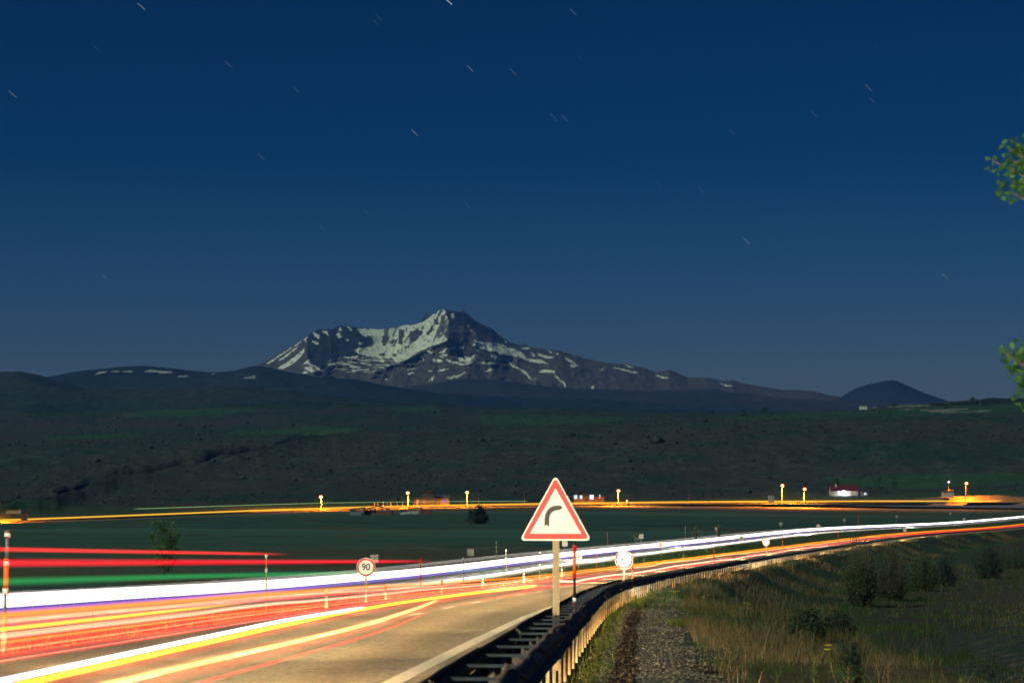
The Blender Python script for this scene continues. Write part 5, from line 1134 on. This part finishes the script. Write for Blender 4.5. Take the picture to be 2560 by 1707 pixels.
# lit mound at the right of the highway
mx = np.linspace(1895, 2420, 90) * V2; rows = []
top_ = lambda v: np.interp(v / V2, [1895, 1990, 2090, 2140, 2170, 2240, 2300, 2330, 2420], [1152, 1148, 1147, 1143, 1139, 1137.5, 1136.5, 1140, 1147]) * V2
for j, (Y, f) in enumerate([(1492, 0), (1497, .75), (1502, 1), (1512, 1), (1530, .2)]):
    zt = EYE - (top_(mx) - HOR) / F * 1502; zb = EYE - 8.5
    rows.append(np.stack([(mx - 1280) / F * Y, np.full(mx.shape, float(Y)), zb * (1 - f) + zt * f + .15 * fbm(mx * .05, mx * 0 + j, 3, 3)], -1))
G = np.stack(rows, 0)
quad_mesh('mound', G.reshape(-1, 3), grid_quads(*G.shape[:2]), noisy('dry_verge', [(.10, .085, .05), (.2, .17, .1)], .6, .9, .4), None, True, kind='structure')

# ------------------------------------------------------------------ utility poles and wires
pole_tops = []
for i, (vx, a, b, Y, lab) in enumerate([(1205, 1128, 1156, 1440, 'thin utility pole left of the triangular sign top, between lamps'), (1582, 1112, 1154, 1440, 'thin faint utility pole right of the lamp by the violet-window house'), (1628, 1113, 1156, 1400, 'tall pale utility pole at the highway edge, midway to the lamp pair'),
        (1100, 1130, 1157, 1440, 'faint utility pole right of the third street lamp'), (2193, 1093, 1141, 1560, 'utility pole beside the dark trees right of the red-roofed house'), (2331, 1106, 1144, 1560, 'utility pole near the right edge of the picture')]):
    if vx == 2193: vx = 2013 - 20 + 198 * 0 
    s = Y / F * V2; t = root('utility_pole', at_v(vx, b, Y), lab, 'utility pole', 'utility poles across the valley'); hh = (b - a) * s
    MB().cyl((0, 0, -1), (0, 0, hh), .17, .11, 8).obj('pole', M['pole_dark'], t); MB().box(-1.1, 1.1, -.08, .08, hh - .7, hh - .5).obj('crossarm', M['wood'], t)
    for x in (-1, 0, 1): MB().cyl((x, 0, hh - .5), (x, 0, hh - .2), .06, n=6).obj('insulator', M['wall_pale'], t)
    pole_tops.append((vx, at_v(vx, b, Y)[0], Y, at_v(vx, b, Y)[2] + hh - .2))
pole_tops.sort(); wm = MB()
ends = [(0, -420, 1430, pole_tops[0][3] + 1)] + pole_tops + [(0, 520, 1560, pole_tops[-1][3])]
for a, b in zip(ends[:-1], ends[1:]):
    for dx in (-1, 0, 1):
        prev = None
        for k in range(13):
            t = k / 12; p = Vector((a[1] + (b[1] - a[1]) * t + dx * .0, a[2] + (b[2] - a[2]) * t + dx, a[3] + (b[3] - a[3]) * t - 2.0 * 4 * t * (1 - t) * .6 + dx * .35))
            if prev is not None: wm.cyl(prev, p, .02, n=4, cap=False)
            prev = p
wo_ = wm.obj('overhead_wires', noisy('wire_metal', [(.02, .02, .02), (.03, .03, .03)], 1, .5, 0), None, label='faint sagging overhead wires strung between the poles beyond the far highway', category='wires')

# ------------------------------------------------------------------ trees and shrubs
def leafmat(name, c1, c2, trans=.3):
    m, n, b, o = newmat(name)
    at = N(n, 'ShaderNodeAttribute', attribute_name='tint'); r = N(n, 'ShaderNodeValToRGB'); e = r.color_ramp.elements
    e[0].color = (*c1, 1); e[1].color = (*c2, 1); n.links.new(at.outputs['Fac'], r.inputs[0]); n.links.new(r.outputs[0], b.inputs['Base Color'])
    b.inputs['Roughness'].default_value = .6; b.inputs['Specular IOR Level'].default_value = .2
    t = N(n, 'ShaderNodeBsdfTranslucent'); n.links.new(r.outputs[0], t.inputs[0]); mx_ = N(n, 'ShaderNodeMixShader'); mx_.inputs[0].default_value = trans
    n.links.new(b.outputs[0], mx_.inputs[1]); n.links.new(t.outputs[0], mx_.inputs[2]); n.links.new(mx_.outputs[0], o.inputs[0]); return m
M['leaf'] = leafmat('bright_leaf', (.008, .04, .012), (.04, .12, .02), .35)
M['leaf_dark'] = leafmat('dark_leaf', (.022, .05, .035), (.055, .095, .055))
M['leaf_olive'] = leafmat('olive_leaf', (.04, .085, .04), (.11, .17, .06))
M['leaf_mid'] = leafmat('poplar_leaf', (.06, .13, .06), (.15, .26, .11), .4)
M['leaf_grey'] = leafmat('grey_leaf', (.05, .065, .045), (.10, .115, .075))
M['bark'] = noisy('bark', [(.035, .028, .02), (.09, .07, .05)], 6, .9, .6, stretch=(1, 1, .2))
def leaves(P, size, g=rng, flat=.0):
    """one bent leaf of two triangles per point"""
    n = len(P); a = g.uniform(0, 2 * np.pi, n); e = g.uniform(-1, 1, n); u = np.stack([np.cos(a) * np.sqrt(1 - e * e), np.sin(a) * np.sqrt(1 - e * e), e * (1 - flat)], 1)
    w_ = np.cross(u, g.normal(size=(n, 3))); w_ /= np.linalg.norm(w_, axis=1)[:, None] + 1e-9
    s = size * g.uniform(.6, 1.3, n)[:, None]
    V = np.stack([P - u * s * .5, P + w_ * s * .32, P + u * s * .5, P - w_ * s * .32], 1).reshape(-1, 3)
    return V, np.arange(n * 4).reshape(n, 4)
def clump_points(clumps, per, g=rng):
    out_ = []; tint = []
    for (c, r) in clumps:
        k = int(per * (r[0] * r[1] * r[2]) ** (2 / 3)); d = g.normal(size=(k, 3)); d /= np.linalg.norm(d, axis=1)[:, None]
        q = d * (g.uniform(.15, 1, (k, 1)) ** .5) * np.array(r); out_.append(q + np.array(c)); tint.append(np.full(k, g.uniform(.1, .9)) + g.normal(0, .15, k))
    return np.concatenate(out_), np.clip(np.concatenate(tint), 0, 1)
def tree(name, loc, H, W, label, cat='tree', grp=None, mat='leaf_dark', leaf=.25, per=120, trunk=.25, nclump=26, shape='round', trunk_h=.25, cs=1.0):
    t = root(name, loc, label, cat, grp); clumps = []
    for k in range(nclump):
        a = random.uniform(0, 6.283); q = random.random() ** .5
        zf = random.uniform(trunk_h, 1)
        if shape == 'round': wz = math.sin(math.pi * min(1, max(0.06, (zf - trunk_h) / (1.02 - trunk_h)) ** .75))
        elif shape == 'col': wz = .55 + .45 * math.sin(math.pi * (zf - trunk_h) / (1 - trunk_h))
        else: wz = .35 + .65 * zf
        rr = W * .5 * wz * q * .85; cr = W * random.uniform(.12, .22) * cs
        clumps.append(((rr * math.cos(a), rr * math.sin(a), zf * H * .95), (cr, cr, cr * .8)))
    P, ti = clump_points(clumps, per); V, Q = leaves(P, leaf)
    quad_mesh('crown', V, Q, M[mat], t, attrs={'tint': np.repeat(ti, 4)})
    m = MB(); m.cyl((0, 0, -.3), (0, 0, H * max(trunk_h + .15, .3)), trunk, trunk * .6, 8)
    for (c, r) in clumps[:9]: m.cyl((0, 0, H * max(trunk_h * .8, .12)), c, trunk * .4, trunk * .1, 5)
    m.obj('trunk', M['bark'], t); return t
def gz(X, Y): return float(ground_z(np.array([float(X)]), np.array([float(Y)]))[0])
def v_tree(vx, vtop, vbase, vw, Y, label, **kw):
    s = Y / F * V2; x, y, z = at_v(vx, vbase, Y); return tree(kw.pop('name', 'tree'), (x, y, z), (vbase - vtop) * s, vw * s, label, **kw)
v_tree(1102, 1164, 1209, 50, 760, 'round dark tree standing in the field in front of the far highway', leaf=.6, per=40, nclump=44, mat='leaf_dark', name='round_tree', trunk_h=.18)
v_tree(1080, 1172, 1211, 26, 756, 'smaller drooping part-tree leaning at the left of the round dark tree', leaf=.5, per=30, nclump=20, mat='leaf_dark', name='round_tree', trunk_h=.05)
v_tree(376, 1192, 1312, 92, 150, 'tall loose green tree on the left seen through the red streaks', leaf=.16, per=380, nclump=90, cs=.6, mat='leaf_mid', name='poplar_sapling', shape='col', trunk=.09, trunk_h=.05)
for vx, a, b, wd, Y, lab in [(1568, 1108, 1130, 14, 1620, 'small dark tree on the slope right of the lamp by the violet-window house'), (1545, 1112, 1132, 11, 1640, 'faint dark tree left of the slope tree above the highway'), (1655, 1120, 1140, 14, 1560, 'low dark tree right of the tall pale pole'),
        (1922, 1098, 1114, 20, 1640, 'dark tree behind the red-roofed house'), (2021, 1095, 1128, 22, 1640, 'dark tree crossed by a pole right of the red-roofed house'), (2053, 1097, 1122, 20, 1650, 'second dark tree standing right of the pole tree'), (2332, 1102, 1134, 20, 1600, 'dark tree at the right edge above the lit mound')]:
    v_tree(vx, a, b, wd, Y, lab, leaf=1.1, per=5, nclump=20, grp='trees behind the far highway', trunk_h=.1)
for vx, a, b, wd, Y, lab in [(1637, 943, 953, 10, 2900, 'smallest dark tree on the hill crest'), (1708, 943, 960, 24, 2700, 'widest round dark tree on the hill crest'), (1757, 935, 945, 18, 3000, 'dark tree on the hill crest left of the white hut'), (1770, 949, 958, 14, 2700, 'small dark tree just below the crest'),
        (2235, 913, 920, 14, 3900, 'dark bush on the skyline at the right'), (2053, 926, 934, 14, 3350, 'dark bush on the crest right of the white hut'), (483, 970, 1001, 9, 2700, 'slender poplar on the left of the hillside'), (215, 996, 1006, 8, 2600, 'dot-like bush on the leftmost green strip'), (1100, 955, 972, 9, 2900, 'small bush on the middle green strip')]:
    v_tree(vx, a, b, wd, Y, lab, leaf=1.6, per=3.2, nclump=18, grp='trees on the hillside', trunk_h=.05)
# bushes beyond the far rail
for vx, a, b, wd, Y, lab in [(1598, 1210, 1232, 36, 300, 'round grey bush behind the far rail'), (1650, 1206, 1226, 26, 320, 'grey bush behind a sign back beyond the far rail'), (1462, 1221, 1236, 28, 270, 'low grey bush right of the triangular sign beyond the far rail')]:
    v_tree(vx, a, b, wd, Y, lab, leaf=.22, per=50, nclump=22, mat='leaf_grey', grp='grey bushes beyond the far rail', name='bush', trunk_h=.02, cat='bush')
# twiggy shrub on the right bank, in front of the trails
def shrub(loc, H, W, label, n=240, grp=None, mat='leaf_olive', leaf=.09, per=5, tw=.012):
    t = root('shrub', loc, label, 'shrub', grp); m = MB(); tips = []
    for k in range(n):
        a = random.uniform(0, 6.283); q = random.random() ** .6; b0 = Vector((math.cos(a) * W * .20 * q, math.sin(a) * W * .20 * q, -.1))
        tip = Vector((math.cos(a) * W * .5 * q, math.sin(a) * W * .5 * q, H * random.uniform(.35, 1) * (1 - .55 * q * q)))
        mid = b0.lerp(tip, .5) + Vector((random.uniform(-.1, .1), random.uniform(-.1, .1), .12)) * H * .4
        m.cyl(b0, mid, tw, tw * .7, 3, False); m.cyl(mid, tip, tw * .7, tw * .3, 3, False)
        for j in range(per): tips.append((mid.lerp(tip, random.random()) if j % 3 else b0.lerp(mid, random.random()) + Vector((math.cos(a), math.sin(a), 0)) * W * .1 * random.random()) + Vector([random.gauss(0, .05 * H / 2) for _ in range(3)]))
    m.obj('branches', M['bark'], t); V, Q = leaves(np.array([tuple(p) for p in tips]), leaf)
    quad_mesh('foliage', V, Q, M[mat], t, attrs={'tint': np.repeat(rng.random(len(tips)), 4)}); return t
def v_shrub(vx, vtop, vbase, vw, Y, label, **kw):
    s = Y / F * V2; x, y, z = at_v(vx, vbase, Y); z = gz(x, y); H = EYE - (vtop * V2 - HOR) / F * Y - z
    return shrub((x, y, z), H, vw * s, label, **kw)
v_shrub(1975, 1206, 1308, 96, 170, 'large twiggy shrub rising over the light trails on the right bank', n=420, per=16, leaf=.13, tw=.018)
v_shrub(2045, 1218, 1294, 110, 190, 'darker spreading shrub touching the large twiggy one on its right', n=380, per=10, leaf=.12, tw=.02, mat='leaf_olive')
v_shrub(2170, 1244, 1280, 60, 230, 'dark rounded shrub further along the right bank', n=240, per=14, leaf=.16, mat='leaf_dark')
v_shrub(2270, 1232, 1270, 80, 260, 'dark shrub near the right edge above the green strip', n=220, per=20, leaf=.18, mat='leaf_dark')
for vx, a_, b_, w__, Y_, lab_ in [(2120, 1250, 1282, 80, 215, 'wide low shrub right of the spreading shrub on the bank'), (2325, 1236, 1262, 80, 290, 'shrub cut by the right edge of the picture on the far bank')]:
    v_shrub(vx, a_, b_, w__, Y_, lab_, n=200, per=26, leaf=.15, mat='leaf_olive', grp='low shrubs along the right bank')
v_shrub(1855, 1375, 1440, 100, 52, 'green bushy shrub at the foot of the grassy bank', n=300, per=16, leaf=.06, mat='leaf_olive', tw=.008)
v_shrub(1925, 1395, 1440, 90, 56, 'dark shrub right of the green bushy one at the foot of the bank', n=260, per=16, leaf=.06, mat='leaf_dark', tw=.008)
v_shrub(1955, 1455, 1530, 70, 33, 'leafy green shrub at the edge of the dry grass near the bottom', n=200, per=16, leaf=.04, mat='leaf_olive', tw=.006)
v_shrub(2270, 1455, 1500, 100, 46, 'dark low bush in the field at the lower right', n=220, per=16, leaf=.05, mat='leaf_dark', tw=.007)
v_shrub(2310, 1520, 1568, 110, 32, 'dark bush at the bottom right corner', n=220, per=16, leaf=.045, mat='leaf_dark', tw=.006)

# near tree, mostly out of the frame on the right
Yn = 12.0; tx = 4.3; tz = gz(tx, Yn)
nt_ = root('tree', (tx, Yn, tz), 'blurred bright green leaves of a close tree poking in at the right edge', 'tree')
cl = []
def lc(px, py, r, Y=Yn): p = np.array(P2W(px, py, Y)) - np.array([tx, Yn, tz]); cl.append((tuple(p), (r, r, r)))
for px, py, r in [(2480, 402, .035), (2492, 418, .03), (2520, 372, .045), (2548, 362, .05), (2532, 402, .05), (2556, 395, .06), (2535, 430, .05), (2512, 452, .04), (2560, 445, .06), (2505, 475, .045), (2525, 480, .05), (2548, 480, .045), (2575, 400, .08), (2590, 450, .09),
                  (2512, 882, .035), (2520, 895, .035), (2540, 880, .04), (2556, 868, .05), (2545, 905, .05), (2528, 915, .035), (2560, 920, .06), (2540, 935, .045), (2556, 955, .05), (2550, 980, .05), (2565, 1000, .05), (2580, 900, .07), (2585, 960, .08)]: lc(px, py, r * 1.35)
for k in range(46): cl.append(((random.gauss(.35, .75), random.gauss(0, .6), random.uniform(2.0, 4.6)), (.32, .32, .28)))
cl = [c for c in cl if c[1][0] < .25 or ((c[0][0] + tx - c[1][0]) / (Yn + c[0][1]) > .235)]
P, ti = clump_points(cl, 5200); V, Q = leaves(P, .036)
quad_mesh('crown', V, Q, M['leaf'], nt_, attrs={'tint': np.repeat(ti, 4)})
m = MB(); m.cyl((0, 0, -.3), (.1, 0, 2.6), .13, .08, 10); m.cyl((.1, 0, 2.6), (.0, 0, 4.2), .08, .03, 8)
for (c, r) in cl[:27:2] + cl[27:45:2]: m.cyl((.06, 0, max(1.2, c[2] - .9)), c, .025, .004, 5)
m.obj('trunk', M['bark'], nt_)

# scrub scattered over the far slope: nobody could count it
def scrub():
    X, Y, H = HG; g = np.random.default_rng(5); nr, nc = X.shape; V = []; Fq = []; base = 0
    n = 11000; i = (g.random(n) ** 1.0 * 150 + 12).astype(int); j = g.integers(60, nc - 60, n)
    i = np.clip(i, 12, nr - 10)
    dens = fbm(X[i, j] * .005, Y[i, j] * .006, 4, 91); keep = dens > -.05 + .25 * (g.random(n) - .5); i = i[keep]; j = j[keep]; n = len(i)
    r = g.lognormal(math.log(.6), .55, n) * (1 + (Y[i, j] - 1500) / 2500)
    oct_ = np.array([(0, 0, 1), (1, 0, .1), (0, 1, .2), (-1, 0, 0), (0, -1, .15), (0, 0, -.5)], float); fc = np.array([(0, 1, 2), (0, 2, 3), (0, 3, 4), (0, 4, 1), (5, 2, 1), (5, 3, 2), (5, 4, 3), (5, 1, 4)])
    P = np.stack([X[i, j] + g.uniform(-6, 6, n), Y[i, j] + g.uniform(-3, 3, n), H[i, j] + .2], 1)
    jit = g.uniform(.6, 1.3, (n, 6, 1)); V = P[:, None] + oct_[None] * jit * r[:, None, None] * np.array([1, 1, .75])
    Fq = (fc[None] + (np.arange(n) * 6)[:, None, None]).reshape(-1, 3)
    quad_mesh('hillside_scrub', V.reshape(-1, 3), Fq, leafmat('hill_scrub', (.022, .040, .036), (.062, .072, .062), 0), None, attrs={'tint': np.repeat(g.random(n), 6)}, kind='stuff', label='dark low scrub and stones dotted over the far slope', category='scrub')
scrub()

# ------------------------------------------------------------------ verge: gravel, grass
def scatter_surface(n, y0, y1, r0, r1, g, pw=1.6):
    y = y0 + (y1 - y0) * g.random(n) ** pw; r = r0 + (r1 - r0) * g.random(n); X, Y = frame(y, -r); Z = ground_z(X, Y); return X, Y, Z, y, r
g = np.random.default_rng(11)
X, Y, Z, yf, r = scatter_surface(36000, 13, 100, .6, 3.6, g, 1.6)
path_w = np.exp(-((r - 1.6) / 1.0) ** 4); keep = (g.random(len(X)) < path_w) | ((Y < 30) & (g.random(len(X)) < .6)); X, Y, Z = X[keep], Y[keep], Z[keep]; n = len(X)
sz = g.lognormal(math.log(.012), .45, n) * np.interp(Y, [12, 60], [.9, 1.7])
oct_ = np.array([(0, 0, .8), (1, 0, .1), (0, 1, .2), (-1, 0, 0), (0, -1, .15), (0, 0, -.5)], float); fc = np.array([(0, 1, 2), (0, 2, 3), (0, 3, 4), (0, 4, 1), (5, 2, 1), (5, 3, 2), (5, 4, 3), (5, 1, 4)])
ang = g.uniform(0, 6.28, n); c, s = np.cos(ang), np.sin(ang); jit = g.uniform(.7, 1.3, (n, 6, 3)) * oct_[None]
V = np.stack([jit[..., 0] * c[:, None] - jit[..., 1] * s[:, None], jit[..., 0] * s[:, None] + jit[..., 1] * c[:, None], jit[..., 2]], -1) * sz[:, None, None] + np.stack([X, Y, Z + .004], 1)[:, None]
M['stone2'] = leafmat('gravel_stones', (.04, .04, .04), (.27, .24, .18), 0)
quad_mesh('gravel', V.reshape(-1, 3), (fc[None] + (np.arange(n) * 6)[:, None, None]).reshape(-1, 3), M['stone2'], None, attrs={'tint': np.repeat(g.random(n), 6)}, kind='stuff', label='loose gravel strewn over the worn path beside the rail', category='gravel')
M['dry'] = leafmat('dry_grass_blade', (.09, .065, .03), (.36, .26, .13), .3)
M['green'] = leafmat('green_grass_blade', (.03, .07, .015), (.10, .17, .03), .35)
def blades(name, X, Y, Z, h, wd, lean, mat, label, cat, g):
    n = len(X); a = g.uniform(0, 6.28, n); d = np.stack([np.cos(a), np.sin(a), 0 * a], 1); b = g.uniform(0, 6.28, n); sdir = np.stack([np.cos(b), np.sin(b) * .3, 0 * b], 1)
    P = np.stack([X, Y, Z - .02], 1); L = (lean * g.random(n))[:, None] * d
    p1 = P + np.array([0, 0, 1]) * h[:, None] * .55 + L * h[:, None] * .35; p2 = P + np.array([0, 0, 1]) * (h * (1 - .25 * lean * g.random(n)))[:, None] + L * h[:, None]
    w_ = sdir * wd[:, None]
    V = np.stack([P - w_, P + w_, p1 + w_ * .75, p1 - w_ * .75, p2 + w_ * .15, p2 - w_ * .15], 1)
    i = np.arange(n) * 6; Q = np.concatenate([np.stack([i, i + 1, i + 2, i + 3], 1), np.stack([i + 3, i + 2, i + 4, i + 5], 1)])
    quad_mesh(name, V.reshape(-1, 3), Q, mat, None, attrs={'tint': np.repeat(np.clip(g.normal(.5, .25, n), 0, 1), 6)}, kind='stuff', label=label, category=cat)
# dry grass thick on the shelf's outer edge and the slope
X, Y, Z, yf, r = scatter_surface(90000, 16, 120, 2.6, 15, g, 1.45)
wr = np.interp(yf, [0, 60, 110, 150], [6.2, 6.0, 3.0, 1.6]); dn = 1.7 * fbm(X * .45, Y * .2, 3, 201) + .7 * np.exp(-((r - wr + 1.0) / 2.0) ** 2) - .25
keep = (dn > g.uniform(-.1, 1.0, len(X))) & (r < wr + 4); X, Y, Z, r = X[keep], Y[keep], Z[keep], r[keep]; n = len(X)
blades('dry_grass', X, Y, Z, g.lognormal(math.log(.24), .5, n) * np.interp(Y, [16, 120], [.85, 1.35]), g.uniform(.0025, .006, n) * np.interp(Y, [16, 60, 120], [1, 1.8, 3]), 1.0, M['dry'], 'tangled dry straw-coloured grass along the top of the right bank', 'grass', g)
X, Y, Z, yf, r = scatter_surface(90000, 15, 130, .55, 15, g, 1.45)
dn = fbm(X * .3 + 40, Y * .3, 3, 211) + .5 * np.exp(-((r - .8) / .35) ** 2) * (Y < 90) - 1.1 * np.exp(-((r - 1.7) / .7) ** 4) * (Y < 75)
keep = dn > g.uniform(-.3, .5, len(X)); X, Y, Z, r = X[keep], Y[keep], Z[keep], r[keep]; n = len(X)
blades('green_grass', X, Y, Z, g.lognormal(math.log(.15), .45, n) * np.interp(Y, [16, 120], [.8, 1.6]), g.uniform(.003, .007, n) * np.interp(Y, [16, 60, 120], [1, 1.8, 3]), .6, M['green'], 'short green grass and weeds on the verge and the right bank', 'grass', g)
# coarser growth on the bank further along, and in the median
X, Y, Z, yf, r = scatter_surface(42000, 100, 620, .9, 9, g, 1.6)
n = len(X); mixv = fbm(X * .08, Y * .08, 3, 221) > .05
for flag, mt_, nm, lb in ((True, 'dry', 'dry_grass', 'dry growth on the bank below the far stretch of the near rail'), (False, 'green', 'green_grass', 'dark green growth on the bank below the far stretch of the near rail')):
    k = mixv == flag; blades(nm, X[k], Y[k], Z[k], g.lognormal(math.log(.26), .45, k.sum()), g.uniform(.008, .02, k.sum()) * np.interp(Y[k], [100, 600], [1, 3]), .6, M['dry' if flag else 'leaf_dark'], lb, 'grass', g)
y = 30 + 300 * g.random(26000) ** 1.5; o = g.uniform(8.9, 16.2, len(y)); X, Y = frame(y, o); Z = ground_z(X, Y)
blades('median_grass', X, Y, Z, g.lognormal(math.log(.16), .4, len(y)), g.uniform(.005, .01, len(y)) * np.interp(Y, [30, 300], [1, 4]), .6, M['green'], 'grass and low weeds on the strip between the two carriageways', 'grass', g)
X, Y, Z, yf, r = scatter_surface(60000, 60, 330, 5, 27, g, 1.3)
n = len(X); k = fbm(X * .12, Y * .12, 4, 231) > g.uniform(-.4, .45, n)
for flag, mm_, nm, lb in ((0, 'green', 'green_grass', 'weeds and low green growth along the foot of the right bank'), (1, 'dry', 'dry_grass', 'dull dry growth along the foot of the right bank')):
    q = k & ((g.random(n) < .3) == bool(flag)); blades(nm, X[q], Y[q], Z[q], g.lognormal(math.log(.22), .5, q.sum()), g.uniform(.01, .02, q.sum()) * np.interp(Y[q], [60, 330], [.8, 2.2]), .9, M[mm_], lb, 'grass', g)
# tall single stalks, yellow flowers
def stalk(px, py_base, py_top, Y, label, name='weed_stalk', head=None, col='green', cat='weed', grp=None, nst=1):
    x, y_, z = P2W(px, py_base, Y); z = gz(x, y_); hh = EYE - (py_top - HOR) / F * Y - z
    t = root(name, (x, y_, z), label, cat, grp); m = MB()
    for k in range(nst):
        top = Vector((random.uniform(-.12, .12) * (nst > 1), random.uniform(-.1, .1) * (nst > 1), hh * random.uniform(.75, 1) if k else hh)); m.cyl((0, 0, -.05), top, .008, .004, 5)
        if head:
            mm = MB()
            for q in range(16):
                a = 2.4 * q; r_ = .055 * (q / 16) ** .5; mm.blob((top.x + r_ * math.cos(a), top.y + r_ * math.sin(a), top.z + .01), (.014, .014, .01), 5, 4, .2)
            mm.obj('flower_head', M['yellow'], t)
    if not head:
        for q in range(9):
            zq_ = hh * (.25 + .08 * q); a = q * 2.3; m.cyl((0, 0, zq_), (.07 * math.cos(a), .05 * math.sin(a), zq_ + .07), .006, .002, 4)
    m.obj('stem', M[col if col in M else 'green'], t)
M['yellow'] = noisy('yellow_petals', [(.75, .5, .01), (.9, .7, .04)], 30, .6, 0)
M['stemg'] = noisy('green_stem', [(.16, .2, .04), (.28, .30, .08)], 30, .7, 0)
M['straw'] = noisy('dry_stem', [(.22, .14, .07), (.42, .28, .15)], 30, .8, 0)
for px, pb, pt, Y, lab in [(1864, 1512, 1541 - 60, 75, 'yellow flower in the middle of the dry grass, upper one'), (2082, 1640, 1600, 36, 'bright yellow flower head at the right end of the dry grass'), (1680, 1500, 1481, 95, 'leftmost of two yellow flowers near the head of the path'), (1691, 1505, 1485, 92, 'right one of two yellow flowers near the head of the path'), (1765, 1510, 1487, 88, 'lone yellow flower at the top edge of the dry bank')]:
    x, y_, z = P2W(px, pb, Y)
    stalk(px, pb, EYE and (HOR + (EYE - gz(x, y_) - .42) * F / Y), Y, lab, 'yellow_flower', True, 'stemg', 'flower', 'yellow flowers on the bank', 2)
for px, Y, hgt, lab, cc in [(1942, 24, .62, 'tall green stalk standing alone at the bottom of the picture', 'stemg'), (1998, 22, .34, 'short green stalk at the bottom edge right of the tall one', 'stemg'), (2003, 44, .55, 'dry fan-shaped stalk rising above the bank edge', 'straw'), (1850, 66, .5, 'thin dry stalk on the bank skyline', 'straw'), (2035, 30, .5, 'slim green stalk among the dry grass at lower right', 'stemg'), (2220, 27, .6, 'tall dry stalk over the dark field at lower right', 'straw'), (2120, 28, .5, 'dry stalk left of the tall dry one at lower right', 'straw')]:
    x = (px - 1280) / F * Y; stalk(px, 1600, HOR + (EYE - gz(x, Y) - hgt) * F / Y, Y, lab, 'weed_stalk', None, cc, 'weed')
# grass tuft on the path
def tuft(px, Y, n, h, spread, label):
    x = (px - 1280) / F * Y; z = gz(x, Y); t = root('grass_tuft', (x, Y, z), label, 'grass tuft'); g2 = np.random.default_rng(int(px))
    a = g2.uniform(0, 6.28, n); q = g2.random(n) ** .5; B_ = np.stack([np.cos(a) * q * spread * .4, np.sin(a) * q * spread * .4, 0 * a - .02], 1); T_ = np.stack([np.cos(a) * q * spread, np.sin(a) * q * spread, h * g2.uniform(.6, 1, n)], 1); w_ = np.array([.004, 0, 0])
    V = np.stack([B_ - w_, B_ + w_, T_ + w_ * .2, T_ - w_ * .2], 1).reshape(-1, 3); quad_mesh('blades', V, np.arange(4 * n).reshape(n, 4), M['green_b'], t, attrs={'tint': np.repeat(g2.random(n), 4)})
M['green_b'] = leafmat('fresh_grass_blade', (.08, .15, .02), (.25, .32, .06), .35)
tuft(1786, 21.5, 260, .2, .12, 'bright green grass tuft growing on the gravel near the bottom edge'); tuft(1826, 27, 160, .18, .14, 'dark green tuft right of the bright one at the path edge'); tuft(1695, 60, 220, .3, .5, 'green weeds at the narrow head of the path')

# fence posts by the second lamp
fx = MB()
fr = root('fence', at_v(905, 1161, 1432), 'short row of orange-lit fence posts below the second street lamp', 'fence')
for k, vx in enumerate([860, 868, 880, 890, 898, 912, 925, 951, 958]):
    s = 1432 / F * V2; MB().cyl(((vx - 905) * s, 0, -1.5), ((vx - 905) * s, 0, (7 + (k % 3)) * s * 1.0), .22, .16, 6).obj('post', M['wood' if k % 2 else 'concrete'], fr)

# ------------------------------------------------------------------ night haze
hz = MB(); hz.box(-6500, 6500, -90, 15900, -60, 1260)
hm_, n_, b_h, o_h = newmat('haze_air'); n_.nodes.remove(b_h)
pv = N(n_, 'ShaderNodeVolumePrincipled'); pv.inputs['Color'].default_value = (.11, .34, 1, 1); pv.inputs['Density'].default_value = 3.4e-5; pv.inputs['Anisotropy'].default_value = .15
n_.links.new(pv.outputs[0], o_h.inputs['Volume'])
USE_HAZE = True
if USE_HAZE:
    hz.obj('haze', hm_, None, kind='stuff')
